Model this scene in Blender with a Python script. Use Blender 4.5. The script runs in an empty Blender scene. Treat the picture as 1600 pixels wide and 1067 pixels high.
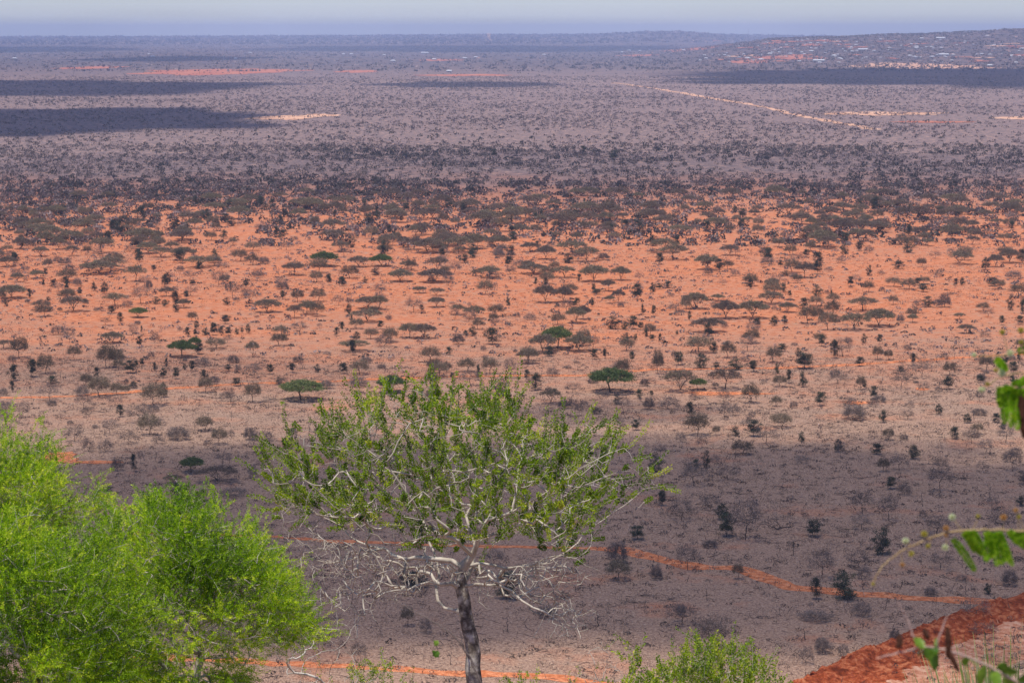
import bpy, math, random
import numpy as np
from mathutils import Vector
random.seed(7); rng = np.random.default_rng(11)
sc = bpy.context.scene
COL = sc.collection
PI = math.pi

# ------------------------------------------------------------------ camera
EYE = 85.0                      # metres above the plain
FPX = 3600.0                    # focal length in photo pixels (1600 wide)
PITCH = math.atan((533.5 - 50.0) / FPX)
cam_d = bpy.data.cameras.new('camera'); cam = bpy.data.objects.new('camera', cam_d); COL.objects.link(cam)
cam.location = (0, 0, EYE); cam.rotation_euler = (PI / 2 - PITCH, 0, 0)
cam_d.sensor_width = 36; cam_d.lens = FPX / 1600 * 36
cam_d.clip_start = 0.2; cam_d.clip_end = 90000
cam_d.dof.use_dof = True; cam_d.dof.focus_distance = 50; cam_d.dof.aperture_fstop = 11.0
sc.camera = cam

# ------------------------------------------------------------------ light
SUN_EL = math.radians(76); SUN_AZ = math.radians(215)      # azimuth clockwise from +Y
w = bpy.data.worlds.new("World"); sc.world = w; w.use_nodes = True
nt = w.node_tree; nt.nodes.clear()
sky = nt.nodes.new('ShaderNodeTexSky'); sky.sky_type = 'NISHITA'; sky.sun_disc = False
sky.sun_elevation = SUN_EL; sky.sun_rotation = SUN_AZ; sky.altitude = 600; sky.air_density = 1.0; sky.dust_density = 0.4; sky.ozone_density = 3.0
bg = nt.nodes.new('ShaderNodeBackground'); bg.inputs[1].default_value = 0.128
wo = nt.nodes.new('ShaderNodeOutputWorld')
tin = nt.nodes.new('ShaderNodeMix'); tin.data_type = 'RGBA'; tin.blend_type = 'MULTIPLY'; tin.inputs[0].default_value = 1.0; tin.inputs[7].default_value = (0.74, 0.785, 1.0, 1)
nt.links.new(sky.outputs[0], tin.inputs[6]); nt.links.new(tin.outputs[2], bg.inputs[0]); nt.links.new(bg.outputs[0], wo.inputs[0])
sd = bpy.data.lights.new('sun', 'SUN'); sd.energy = 4.6; sd.angle = math.radians(0.53); sd.color = (1.0, 0.93, 0.84)
sun = bpy.data.objects.new('sun', sd); COL.objects.link(sun)
TOSUN = Vector((math.sin(SUN_AZ) * math.cos(SUN_EL), math.cos(SUN_AZ) * math.cos(SUN_EL), math.sin(SUN_EL)))
sun.rotation_euler = TOSUN.to_track_quat('Z', 'Y').to_euler(); sun.location = (0, 0, 300)
sc.view_settings.view_transform = 'Standard'; sc.view_settings.look = 'None'
sc.view_settings.exposure = 0.08; sc.view_settings.gamma = 1; sc.view_settings.use_curve_mapping = False
sc.cycles.transparent_max_bounces = 16
try: sc.cycles.volume_bounces = 2
except Exception: pass

# ------------------------------------------------------------------ projection helpers
FWD = np.array([0, math.cos(PITCH), -math.sin(PITCH)]); UP = np.array([0, math.sin(PITCH), math.cos(PITCH)]); RT = np.array([1.0, 0, 0])
def ray(px, py): return FWD + RT * (px - 800) / FPX + UP * (533.5 - py) / FPX
def gp(px, py):                                     # photo pixel -> point on the plain
    r = ray(px, py); t = EYE / -r[2]; return np.array([r[0] * t, r[1] * t, 0.0])
def pix(x, y, z=0.0):
    v = np.array([x, y, z - EYE]); d = v @ FWD
    return 800 + FPX * (v @ RT) / d, 533.5 - FPX * (v @ UP) / d
def P3(px, py, d): return np.array([0, 0, EYE]) + ray(px, py) * d
def vnoise(x, y, seed=0):                           # smooth 2-D value noise, vectorised, -1..1
    x = np.asarray(x, float); y = np.asarray(y, float)
    xi = np.floor(x).astype(np.int64); yi = np.floor(y).astype(np.int64); fx = x - xi; fy = y - yi
    fx = fx * fx * (3 - 2 * fx); fy = fy * fy * (3 - 2 * fy)
    def h(a, b):
        n = (a * 374761393 + b * 668265263 + seed * 974711) & 0xffffffff
        n = ((n ^ (n >> 13)) * 1274126177) & 0xffffffff
        return ((n ^ (n >> 16)) & 0xffff) / 32767.5 - 1
    return (h(xi, yi) * (1 - fx) + h(xi + 1, yi) * fx) * (1 - fy) + (h(xi, yi + 1) * (1 - fx) + h(xi + 1, yi + 1) * fx) * fy
def sst(a, b, v):
    t = np.clip((v - a) / (b - a), 0, 1); return t * t * (3 - 2 * t)
def terrain(x, y):
    x = np.asarray(x, float); y = np.asarray(y, float)
    r = np.hypot(x, y)
    z = np.interp(r, [0, 2.5, 10, 22, 45, 100, 200, 275, 292], [83.3, 82.7, 80.3, 76.4, 69.3, 50, 20, 2.0, 0])
    z = np.where(y < 0, np.maximum(z, 83.3 - 0.06 * r), z)
    z = z + np.where(r < 285, 0.25 * vnoise(x / 6, y / 6, 3) * sst(3, 20, r), 0)
    yy = np.maximum(y, 1.0); px = 800 + FPX * x / yy
    pxc = np.clip(px, -1500, 3200)
    # far ridge across the whole view
    top = EYE - (np.interp(pxc, [-1500, 0, 400, 800, 1150, 1600, 3200], [60, 58.5, 57.5, 55, 56, 60, 60]) - 50) / FPX * 21000
    z = z + top * sst(11500, 21000, r) * (y > 0) * (1 + 0.04 * vnoise(px / 90, r / 900, 5)) - 40 * sst(22000, 27000, r)
    # low wooded hill in the middle
    hx = np.exp(-((pxc - 1050) / np.where(pxc < 1050, 130, 75)) ** 2)
    z = z + 46 * hx * sst(12500, 17000, r) * (1 - 0.9 * sst(17500, 21000, r)) * (y > 0)
    # settled hillside on the right
    hy = np.interp(pxc, [1000, 1120, 1200, 1300, 1400, 1500, 1600, 2100, 3200], [82, 66, 59.8, 58.5, 55, 51, 46.5, 38, 45])
    hz = EYE - (hy - 50) / FPX * 8600
    z = z + np.maximum(hz, 0) * sst(5300, 8600, r) * (1 - sst(9500, 11500, r)) * sst(860, 1280, pxc) * (y > 0) * (1 + 0.05 * vnoise(px / 60, r / 500, 9))
    return z

# ------------------------------------------------------------------ materials
def newmat(name):
    m = bpy.data.materials.new(name); m.use_nodes = True; m.node_tree.nodes.clear()
    return m, m.node_tree.nodes, m.node_tree.links
def N(nodes, t, **kw):
    n = nodes.new(t)
    for k, v in kw.items():
        if k in ('blend_type', 'data_type', 'operation', 'attribute_name', 'interpolation', 'feature', 'noise_dimensions'): setattr(n, k, v)
        else: n.inputs[k].default_value = v
    return n
def ramp(nodes, stops):
    r = nodes.new('ShaderNodeValToRGB'); e = r.color_ramp.elements
    while len(e) < len(stops): e.new(0.5)
    for i, (p, c) in enumerate(stops): e[i].position = p; e[i].color = (*c, 1) if len(c) == 3 else c
    return r
def mixc(nodes, links, fac, a, b, bt='MIX'):
    m = nodes.new('ShaderNodeMix'); m.data_type = 'RGBA'; m.blend_type = bt
    for i, v in ((0, fac), (6, a), (7, b)):
        if isinstance(v, (int, float)): m.inputs[i].default_value = v
        elif isinstance(v, tuple): m.inputs[i].default_value = (*v, 1)
        else: links.new(v, m.inputs[i])
    return m.outputs[2]
def leaf_mat(name, stops, trans=0.3, rough=0.6, objrand=True, scale=0.0):
    """foliage / twig colour: varies by clump (stored tint), and from tree to tree"""
    m, n, l = newmat(name)
    at = N(n, 'ShaderNodeAttribute', attribute_name='tint')
    oi = n.new('ShaderNodeObjectInfo')
    ad = N(n, 'ShaderNodeMath', operation='MULTIPLY_ADD'); l.new(oi.outputs['Random'], ad.inputs[0]); ad.inputs[1].default_value = 0.5 if objrand else 0.0
    ml = N(n, 'ShaderNodeMath', operation='MULTIPLY'); l.new(at.outputs['Fac'], ml.inputs[0]); ml.inputs[1].default_value = 0.5 if objrand else 1.0
    l.new(ml.outputs[0], ad.inputs[2])
    r = ramp(n, stops); l.new(ad.outputs[0], r.inputs[0])
    d = n.new('ShaderNodeBsdfPrincipled'); d.inputs['Roughness'].default_value = rough; d.inputs['Specular IOR Level'].default_value = 0.3
    l.new(r.outputs[0], d.inputs['Base Color'])
    t = n.new('ShaderNodeBsdfTranslucent'); l.new(r.outputs[0], t.inputs[0])
    mx = n.new('ShaderNodeMixShader'); mx.inputs[0].default_value = trans; l.new(d.outputs[0], mx.inputs[1]); l.new(t.outputs[0], mx.inputs[2])
    o = n.new('ShaderNodeOutputMaterial'); l.new(mx.outputs[0], o.inputs[0])
    return m
def bark_mat(name, stops, scale=6.0, bump=0.3):
    m, n, l = newmat(name)
    tc = n.new('ShaderNodeTexCoord'); ns = N(n, 'ShaderNodeTexNoise', Scale=scale, Detail=6.0, Roughness=0.65); l.new(tc.outputs['Object'], ns.inputs['Vector'])
    r = ramp(n, stops); l.new(ns.outputs[0], r.inputs[0])
    b = N(n, 'ShaderNodeBump', Strength=bump, Distance=0.02); l.new(ns.outputs[0], b.inputs['Height'])
    d = n.new('ShaderNodeBsdfPrincipled'); d.inputs['Roughness'].default_value = 0.9; d.inputs['Specular IOR Level'].default_value = 0.15
    l.new(r.outputs[0], d.inputs['Base Color']); l.new(b.outputs[0], d.inputs['Normal'])
    o = n.new('ShaderNodeOutputMaterial'); l.new(d.outputs[0], o.inputs[0])
    return m

def ground_mat():
    m, n, l = newmat('savannah_soil')
    geo = n.new('ShaderNodeNewGeometry'); sp = n.new('ShaderNodeSeparateXYZ'); l.new(geo.outputs['Position'], sp.inputs[0])
    def noise(scale, detail=5.0, rough=0.6, sy=1.0, off=0.0):
        mp = n.new('ShaderNodeMapping'); mp.inputs['Scale'].default_value = (scale, scale * sy, scale); mp.inputs['Location'].default_value = (off, off * 1.7, 0)
        l.new(geo.outputs['Position'], mp.inputs[0])
        q = N(n, 'ShaderNodeTexNoise', Scale=1.0, Detail=detail, Roughness=rough); l.new(mp.outputs[0], q.inputs['Vector']); return q.outputs[0]
    def zone(a, b, amp, ns):                       # 0..1 along the distance, with a ragged edge
        s = N(n, 'ShaderNodeMath', operation='MULTIPLY_ADD'); l.new(ns, s.inputs[0]); s.inputs[1].default_value = amp; s.inputs[2].default_value = -amp * 0.5
        t = N(n, 'ShaderNodeMath', operation='ADD'); l.new(sp.outputs[1], t.inputs[0]); l.new(s.outputs[0], t.inputs[1])
        r = n.new('ShaderNodeMapRange'); r.interpolation_type = 'SMOOTHSTEP'; r.inputs[1].default_value = a; r.inputs[2].default_value = b; l.new(t.outputs[0], r.inputs[0]); return r.outputs[0]
    big = noise(0.012, 4, 0.6); mid = noise(0.06, 5, 0.6, 1.0, 13); small = noise(0.45, 5, 0.7, 1.0, 5); fine = noise(2.2, 4, 0.75, 1.0, 2)
    wv_ = N(n, 'ShaderNodeMath', operation='MULTIPLY_ADD'); l.new(noise(0.035, 5, 0.65, 2.2, 91), wv_.inputs[0]); wv_.inputs[1].default_value = 0.7; wv2_ = N(n, 'ShaderNodeMath', operation='MULTIPLY'); l.new(big, wv2_.inputs[0]); wv2_.inputs[1].default_value = 0.3; l.new(wv2_.outputs[0], wv_.inputs[2]); wav = wv_.outputs[0]
    # bare orange soil
    so = ramp(n, [(0.32, (0.34, 0.105, 0.045)), (0.50, (0.57, 0.20, 0.09)), (0.70, (0.69, 0.31, 0.165))]); l.new(small, so.inputs[0])
    # grey-straw litter over pinkish soil (near)
    st = ramp(n, [(0.34, (0.07, 0.05, 0.045)), (0.45, (0.26, 0.162, 0.115)), (0.57, (0.45, 0.298, 0.21)), (0.70, (0.64, 0.48, 0.36))]); l.new(fine, st.inputs[0])
    st2 = mixc(n, l, 0.25, st.outputs[0], (0.385, 0.245, 0.175))
    pr = ramp(n, [(0.56, (0, 0, 0)), (0.74, (1, 1, 1))]); l.new(mid, pr.inputs[0])
    pf = N(n, 'ShaderNodeMath', operation='MULTIPLY'); l.new(pr.outputs[0], pf.inputs[0]); pf.inputs[1].default_value = 0.6
    near = mixc(n, l, pf.outputs[0], st2, so.outputs[0])
    # litter patches on the orange soil
    lr = ramp(n, [(0.44, (0, 0, 0)), (0.60, (1, 1, 1))]); l.new(small, lr.inputs[0])
    lr2 = ramp(n, [(0.36, (0, 0, 0)), (0.58, (1, 1, 1))]); l.new(noise(0.022, 6, 0.65, 2.5, 31), lr2.inputs[0])
    lf = N(n, 'ShaderNodeMath', operation='MULTIPLY'); l.new(lr.outputs[0], lf.inputs[0]); l.new(lr2.outputs[0], lf.inputs[1])
    lf2 = N(n, 'ShaderNodeMath', operation='MULTIPLY'); l.new(lf.outputs[0], lf2.inputs[0]); lf2.inputs[1].default_value = 0.75
    orange = mixc(n, l, lf2.outputs[0], so.outputs[0], (0.36, 0.235, 0.17))
    c1 = mixc(n, l, zone(470, 740, 420, wav), near, orange)
    # grey scrub litter far out, with orange gaps
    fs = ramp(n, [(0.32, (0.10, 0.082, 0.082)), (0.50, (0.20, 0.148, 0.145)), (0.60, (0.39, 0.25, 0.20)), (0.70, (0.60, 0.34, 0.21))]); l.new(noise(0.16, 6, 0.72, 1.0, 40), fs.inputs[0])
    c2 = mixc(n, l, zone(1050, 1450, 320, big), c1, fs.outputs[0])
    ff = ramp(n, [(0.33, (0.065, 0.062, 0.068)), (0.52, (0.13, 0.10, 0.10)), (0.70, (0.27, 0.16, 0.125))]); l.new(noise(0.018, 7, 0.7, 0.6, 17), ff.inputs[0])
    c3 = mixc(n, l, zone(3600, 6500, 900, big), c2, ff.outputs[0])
    bm = N(n, 'ShaderNodeBump', Strength=0.9, Distance=0.3); l.new(fine, bm.inputs['Height'])
    d = n.new('ShaderNodeBsdfDiffuse'); d.inputs['Roughness'].default_value = 0.9
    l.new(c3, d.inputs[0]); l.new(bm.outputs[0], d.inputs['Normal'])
    o = n.new('ShaderNodeOutputMaterial'); l.new(d.outputs[0], o.inputs[0])
    return m
def soil_mat(name, a, b, c, scale=0.7, bump=0.5, dist=0.1):
    m, n, l = newmat(name)
    geo = n.new('ShaderNodeNewGeometry')
    q = N(n, 'ShaderNodeTexNoise', Scale=scale, Detail=6.0, Roughness=0.7); l.new(geo.outputs['Position'], q.inputs['Vector'])
    r = ramp(n, [(0.36, a), (0.5, b), (0.64, c)]); l.new(q.outputs[0], r.inputs[0])
    bm = N(n, 'ShaderNodeBump', Strength=bump, Distance=dist); l.new(q.outputs[0], bm.inputs['Height'])
    d = n.new('ShaderNodeBsdfDiffuse'); l.new(r.outputs[0], d.inputs[0]); l.new(bm.outputs[0], d.inputs['Normal'])
    o = n.new('ShaderNodeOutputMaterial'); l.new(d.outputs[0], o.inputs[0])
    return m
def plain(name, col, rough=0.7, metal=0.0, var=0.12, scale=3.0):
    m, n, l = newmat(name)
    tc = n.new('ShaderNodeTexCoord'); q = N(n, 'ShaderNodeTexNoise', Scale=scale, Detail=4.0); l.new(tc.outputs['Object'], q.inputs['Vector'])
    r = ramp(n, [(0.3, tuple(v * (1 - var) for v in col)), (0.7, tuple(min(1, v * (1 + var)) for v in col))]); l.new(q.outputs[0], r.inputs[0])
    d = n.new('ShaderNodeBsdfPrincipled'); d.inputs['Roughness'].default_value = rough; d.inputs['Metallic'].default_value = metal
    l.new(r.outputs[0], d.inputs['Base Color']); o = n.new('ShaderNodeOutputMaterial'); l.new(d.outputs[0], o.inputs[0]); return m

M = {}
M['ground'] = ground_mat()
M['track'] = soil_mat('bare_orange_track', (0.32, 0.10, 0.042), (0.53, 0.175, 0.072), (0.66, 0.30, 0.16), 0.9, 0.8)
M['red'] = soil_mat('dug_red_soil', (0.12, 0.026, 0.010), (0.30, 0.065, 0.024), (0.52, 0.18, 0.08), 0.75, 1.0, 0.6)
M['redfield'] = soil_mat('ploughed_red_field', (0.32, 0.10, 0.06), (0.42, 0.15, 0.095), (0.5, 0.22, 0.14), 0.02, 0.2)
M['palefield'] = soil_mat('pale_bare_field', (0.40, 0.21, 0.13), (0.56, 0.32, 0.21), (0.66, 0.42, 0.29), 0.03, 0.2)
M['olive'] = leaf_mat('olive_grey_canopy', [(0.0, (0.09, 0.064, 0.05)), (0.35, (0.17, 0.12, 0.09)), (0.6, (0.20, 0.15, 0.10)), (0.8, (0.19, 0.165, 0.085)), (1.0, (0.34, 0.26, 0.19))], 0.2, 0.8)
M['canopy_green'] = leaf_mat('fresh_green_canopy', [(0.0, (0.035, 0.055, 0.02)), (0.5, (0.09, 0.135, 0.03)), (1.0, (0.2, 0.22, 0.07))], 0.3)
M['dark'] = leaf_mat('dark_evergreen_leaves', [(0.0, (0.012, 0.019, 0.011)), (0.5, (0.033, 0.046, 0.024)), (0.85, (0.07, 0.085, 0.042)), (1.0, (0.13, 0.14, 0.07))], 0.15, 0.5)
M['grey'] = leaf_mat('bare_grey_twigs', [(0.0, (0.075, 0.058, 0.052)), (0.5, (0.155, 0.118, 0.102)), (1.0, (0.28, 0.22, 0.185))], 0.1, 0.9)
M['brown'] = leaf_mat('dry_brown_crown', [(0.0, (0.08, 0.06, 0.042)), (0.5, (0.17, 0.13, 0.082)), (1.0, (0.29, 0.23, 0.15))], 0.15, 0.9)
M['barkdark'] = bark_mat('dark_bark', [(0.3, (0.03, 0.022, 0.018)), (0.7, (0.10, 0.07, 0.055))], 2.0)
M['dead'] = bark_mat('charred_dead_wood', [(0.3, (0.02, 0.016, 0.015)), (0.6, (0.07, 0.055, 0.05)), (0.75, (0.2, 0.17, 0.15))], 1.5)
M['tuft'] = leaf_mat('dry_grass_tufts', [(0.0, (0.07, 0.052, 0.042)), (0.4, (0.17, 0.118, 0.09)), (0.75, (0.36, 0.25, 0.18)), (1.0, (0.58, 0.44, 0.33))], 0.2, 0.9, False)
M['scrub'] = leaf_mat('mixed_scrub', [(0.0, (0.016, 0.021, 0.017)), (0.3, (0.055, 0.048, 0.038)), (0.55, (0.125, 0.095, 0.085)), (0.8, (0.22, 0.16, 0.145)), (1.0, (0.33, 0.235, 0.205))], 0.1, 0.9, False)

# ------------------------------------------------------------------ mesh building
class MB:
    def __init__(s): s.v = []; s.f = []; s.t = []; s.mi = []; s.n = 0
    def add(s, V, F, tint=None, mi=0):
        V = np.asarray(V, float).reshape(-1, 3); F = np.asarray(F, np.int64).reshape(-1, 4)
        s.v.append(V); s.f.append(F + s.n); s.n += len(V)
        s.t.append(np.full(len(V), 0.5) if tint is None else np.broadcast_to(np.asarray(tint, float), (len(V),)).copy())
        s.mi.append(np.full(len(F), mi, np.int32))
    def mesh(s, name, mats, smooth=False):
        V = np.concatenate(s.v); F = np.concatenate(s.f); T = np.concatenate(s.t); MI = np.concatenate(s.mi)
        me = bpy.data.meshes.new(name)
        me.vertices.add(len(V)); me.vertices.foreach_set('co', V.astype(np.float32).ravel())
        me.loops.add(F.size); me.loops.foreach_set('vertex_index', F.astype(np.int32).ravel())
        me.polygons.add(len(F)); me.polygons.foreach_set('loop_start', np.arange(0, F.size, 4, dtype=np.int32))
        try: me.polygons.foreach_set('loop_total', np.full(len(F), 4, np.int32))
        except Exception: pass
        if not isinstance(mats, (list, tuple)): mats = [mats]
        for m in mats: me.materials.append(m)
        me.polygons.foreach_set('material_index', MI)
        if smooth: me.polygons.foreach_set('use_smooth', np.ones(len(F), bool))
        a = me.attributes.new('tint', 'FLOAT', 'POINT'); a.data.foreach_set('value', T.astype(np.float32))
        me.update(); me.validate(); return me
    def obj(s, name, mats, parent=None, smooth=False, loc=None):
        o = bpy.data.objects.new(name, s.mesh(name, mats, smooth)); COL.objects.link(o)
        if parent: o.parent = parent
        if loc is not None: o.location = loc
        return o
def unit(v): return v / np.maximum(np.linalg.norm(v, axis=-1, keepdims=True), 1e-9)
def rdirs(n, up=0.0):
    v = rng.normal(size=(n, 3)); v = unit(v); v[:, 2] += up; return unit(v)
def leaves(mb, pos, dr, nrm, ln, wd, tint, mi=0):
    """diamond leaf quads: base, side, tip, side"""
    pos = np.asarray(pos, float); n = len(pos)
    ln = np.broadcast_to(ln, (n,))[:, None]; wd = np.broadcast_to(wd, (n,))[:, None]
    sd = unit(np.cross(dr, nrm)); mid = pos + dr * ln * 0.5
    V = np.stack([pos, mid + sd * wd * 0.5, pos + dr * ln, mid - sd * wd * 0.5], 1)
    F = np.arange(4 * n).reshape(-1, 4)
    mb.add(V, F, np.repeat(np.broadcast_to(tint, (n,)), 4), mi)
def tube(mb, P, R, k=5, mi=0, tint=0.5):
    P = np.asarray(P, float); R = np.broadcast_to(R, (len(P),)); n = len(P)
    T = np.gradient(P, axis=0); T = unit(T)
    ref = np.array([0, 0, 1.0]) if abs(T[:, 2].mean()) < 0.8 else np.array([1.0, 0, 0])
    A = unit(np.cross(T, ref)); B = np.cross(T, A)
    a = np.arange(k) * 2 * PI / k
    V = P[:, None] + (A[:, None] * np.cos(a)[None, :, None] + B[:, None] * np.sin(a)[None, :, None]) * R[:, None, None]
    i = np.arange(n - 1)[:, None] * k; j = np.arange(k)[None]; j2 = (j + 1) % k
    F = np.stack([i + j, i + j2, i + k + j2, i + k + j], -1).reshape(-1, 4)
    mb.add(V.reshape(-1, 3), F, tint, mi)
def box(mb, c, s, rz=0.0, mi=0, tint=0.5):
    c = np.array(c, float); s = np.array(s, float) / 2
    q = np.array([[x, y, z] for z in (-1, 1) for x, y in ((-1, -1), (1, -1), (1, 1), (-1, 1))]) * s
    R = np.array([[math.cos(rz), -math.sin(rz), 0], [math.sin(rz), math.cos(rz), 0], [0, 0, 1]])
    mb.add(q @ R.T + c, [[3, 2, 1, 0], [4, 5, 6, 7], [0, 1, 5, 4], [1, 2, 6, 5], [2, 3, 7, 6], [3, 0, 4, 7]], tint, mi)
class Tree:
    """branch skeleton: nodes with parents; attach() grows towards points, radii by pipe model"""
    def __init__(s, cap=60000): s.p = np.zeros((cap, 3)); s.par = np.full(cap, -1); s.n = 0
    def node(s, p, par): s.p[s.n] = p; s.par[s.n] = par; s.n += 1; return s.n - 1
    def limb(s, pts, par=-1, step=0.3, jit=0.0, near=False):
        pts = [np.array(q, float) for q in pts]
        if near and s.n:                       # start from the closest existing node
            par = int(np.argmin(((s.p[:s.n] - pts[0]) ** 2).sum(1))); pts[0] = s.p[par].copy()
        last = par
        if par < 0: last = s.node(pts[0], -1)
        for a, b in zip(pts[:-1], pts[1:]):
            k = max(1, int(round(np.linalg.norm(b - a) / step)))
            for i in range(1, k + 1):
                last = s.node(a + (b - a) * i / k + rng.normal(size=3) * jit * (i < k), last)
        return last
    def attach(s, A, step, jit, origin, curve=0.25, minz=None):
        A = A[np.argsort(((A - origin) ** 2).sum(1))]; tips = []
        for q in A:
            d2 = ((s.p[:s.n] - q) ** 2).sum(1)
            if minz is not None: d2 = d2 + np.where(s.p[:s.n, 2] < minz, 1e6, 0)
            i = int(np.argmin(d2)); a = s.p[i].copy(); L = math.sqrt(d2[i])
            if L < step * 0.3 or L > 1e3: continue
            k = max(1, int(math.ceil(L / step)))
            pd = a - s.p[s.par[i]] if s.par[i] >= 0 else np.array([0, 0, 1.0]); pd = pd / (np.linalg.norm(pd) + 1e-9)
            c = a + (q - a) * 0.5 + pd * L * curve + rng.normal(size=3) * jit * L
            last = i
            for m in range(1, k + 1):
                t = m / k; last = s.node((1 - t) ** 2 * a + 2 * t * (1 - t) * c + t * t * q, last)
            tips.append(last)
        return tips
    def radii(s, tip, e=2.4, rmax=1e9):
        acc = np.zeros(s.n); r = np.zeros(s.n)
        for i in range(s.n - 1, -1, -1):
            r[i] = max(tip, acc[i] ** (1 / e)) if acc[i] > 0 else tip
            if s.par[i] >= 0: acc[s.par[i]] += r[i] ** e
        return np.minimum(r, rmax)
    def build(s, mb, r, kbig=7, ksmall=3, big=0.02, mifn=None, tint=0.5):
        ch = [[] for _ in range(s.n)]
        for i in range(s.n):
            if s.par[i] >= 0: ch[s.par[i]].append(i)
        starts = [(i, -1) for i in range(s.n) if s.par[i] < 0]
        while starts:
            i, p = starts.pop(); c = [p, i] if p >= 0 else [i]
            while ch[c[-1]]:
                k = sorted(ch[c[-1]], key=lambda q: -r[q])
                for o in k[1:]: starts.append((o, c[-1]))
                c.append(k[0])
            if len(c) > 1:
                rr = r[c].copy()
                if p >= 0: rr[0] = rr[1]
                rr[-1] *= 0.6
                tube(mb, s.p[c], rr, kbig if rr.max() > big else ksmall, mifn(c) if mifn else 0, tint)
def setp(o, label=None, cat=None, group=None, kind=None):
    if label: o['label'] = label
    if cat: o['category'] = cat
    if group: o['group'] = group
    if kind: o['kind'] = kind
    return o
def empty(name, loc, **kw):
    o = bpy.data.objects.new(name, None); COL.objects.link(o); o.location = loc; o.empty_display_size = 0.5
    return setp(o, **kw)

# ------------------------------------------------------------------ ground, hills, haze
def build_ground():
    an = np.radians(np.concatenate([np.arange(-180, -60, 6), np.arange(-60, -18, 1.0), np.arange(-18, 18, 0.08), np.arange(18, 60, 1.0), np.arange(60, 180, 6)]))
    rr = np.concatenate([[0.02], np.arange(0.6, 12, 0.6), np.arange(12, 60, 1.6), np.geomspace(60, 292, 30), np.geomspace(300, 5000, 40), np.geomspace(5150, 10000, 70), np.geomspace(10150, 24000, 70)])
    A, R = np.meshgrid(an, rr); X = R * np.sin(A); Y = R * np.cos(A); Z = terrain(X, Y)
    na, nr = len(an), len(rr); i = np.arange(nr - 1)[:, None] * na; j = np.arange(na)[None]; j2 = (j + 1) % na
    F = np.stack([i + j, i + na + j, i + na + j2, i + j2], -1).reshape(-1, 4)[:, ::-1]
    mb = MB(); mb.add(np.stack([X, Y, Z], -1).reshape(-1, 3), F)
    setp(mb.obj('ground', M['ground'], smooth=True), kind='structure')
build_ground()

def ribbon(name, pts, width, mat, z=0.03, ragged=0.25, sub=10, ridge=0.0):
    """a track lying on the plain, through photo pixels"""
    P = np.array([gp(*q)[:2] for q in pts]); n = len(P)
    t = np.linspace(0, n - 1, (n - 1) * sub + 1); Q = []
    for u in t:                                        # Catmull-Rom
        i = min(int(u), n - 2); f = u - i; p0, p1, p2, p3 = P[max(i - 1, 0)], P[i], P[i + 1], P[min(i + 2, n - 1)]
        Q.append(0.5 * (2 * p1 + (p2 - p0) * f + (2 * p0 - 5 * p1 + 4 * p2 - p3) * f * f + (3 * p1 - p0 - 3 * p2 + p3) * f ** 3))
    Q = np.array(Q); T = unit(np.gradient(Q, axis=0)); Nn = np.stack([-T[:, 1], T[:, 0]], 1)
    s = np.cumsum(np.r_[0, np.linalg.norm(np.diff(Q, axis=0), axis=1)])
    prof = np.array([-1, -0.75, -0.45, -0.15, 0.15, 0.45, 0.75, 1]); zz = np.array([0, 0.35, 0.05, 0.3, 0.3, 0.05, 0.35, 0]) * ridge
    wl = width / 2 * (1 + ragged * vnoise(s / (width * 0.9), 0 * s, 21)); wr = width / 2 * (1 + ragged * vnoise(s / (width * 0.9), 0 * s + 9, 22))
    V = []
    for k, a in enumerate(prof):
        ww = np.where(a < 0, wl, wr); q = Q + Nn * (a * ww)[:, None]
        V.append(np.c_[q, terrain(q[:, 0], q[:, 1]) + z + zz[k] * (1 + 0.4 * vnoise(s / 2, 0 * s + k, 4))])
    V = np.stack(V, 1); m = len(prof); i = np.arange(len(Q) - 1)[:, None] * m; j = np.arange(m - 1)[None]
    F = np.stack([i + j, i + j + 1, i + m + j + 1, i + m + j], -1).reshape(-1, 4)
    mb = MB(); mb.add(V.reshape(-1, 3), F[:, ::-1]); return setp(mb.obj(name, mat), kind='structure')
ribbon('dirt_track', [(-160, 627), (0, 622), (110, 619), (260, 608), (370, 600), (480, 597), (620, 591), (760, 587), (920, 586), (1010, 578), (1200, 575), (1330, 570), (1450, 562), (1600, 553), (1760, 545)], 2.7, M['track'], ragged=0.85, ridge=0.05)
ribbon('dirt_track', [(200, 832), (330, 836), (430, 839), (520, 845), (700, 852), (900, 856), (964, 859)], 1.9, M['track'], ragged=0.8, ridge=0.2)
ribbon('dirt_track', [(955, 858), (985, 861), (1040, 877), (1085, 885), (1150, 889), (1200, 907), (1260, 920), (1400, 932), (1540, 940), (1700, 946)], 4.0, M['track'], ragged=0.45, ridge=0.2)
ribbon('dirt_track', [(150, 1022), (300, 1030), (400, 1035), (560, 1042), (740, 1052), (850, 1058), (960, 1068), (1100, 1088)], 2.6, M['track'], ragged=0.6, ridge=0.12)
ribbon('far_dirt_track', [(960, 130), (1005, 136), (1050, 143), (1090, 150), (1130, 157), (1180, 165), (1235, 178), (1270, 185), (1310, 192), (1370, 203)], 11, M['palefield'], 0.1, 0.9)
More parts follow.
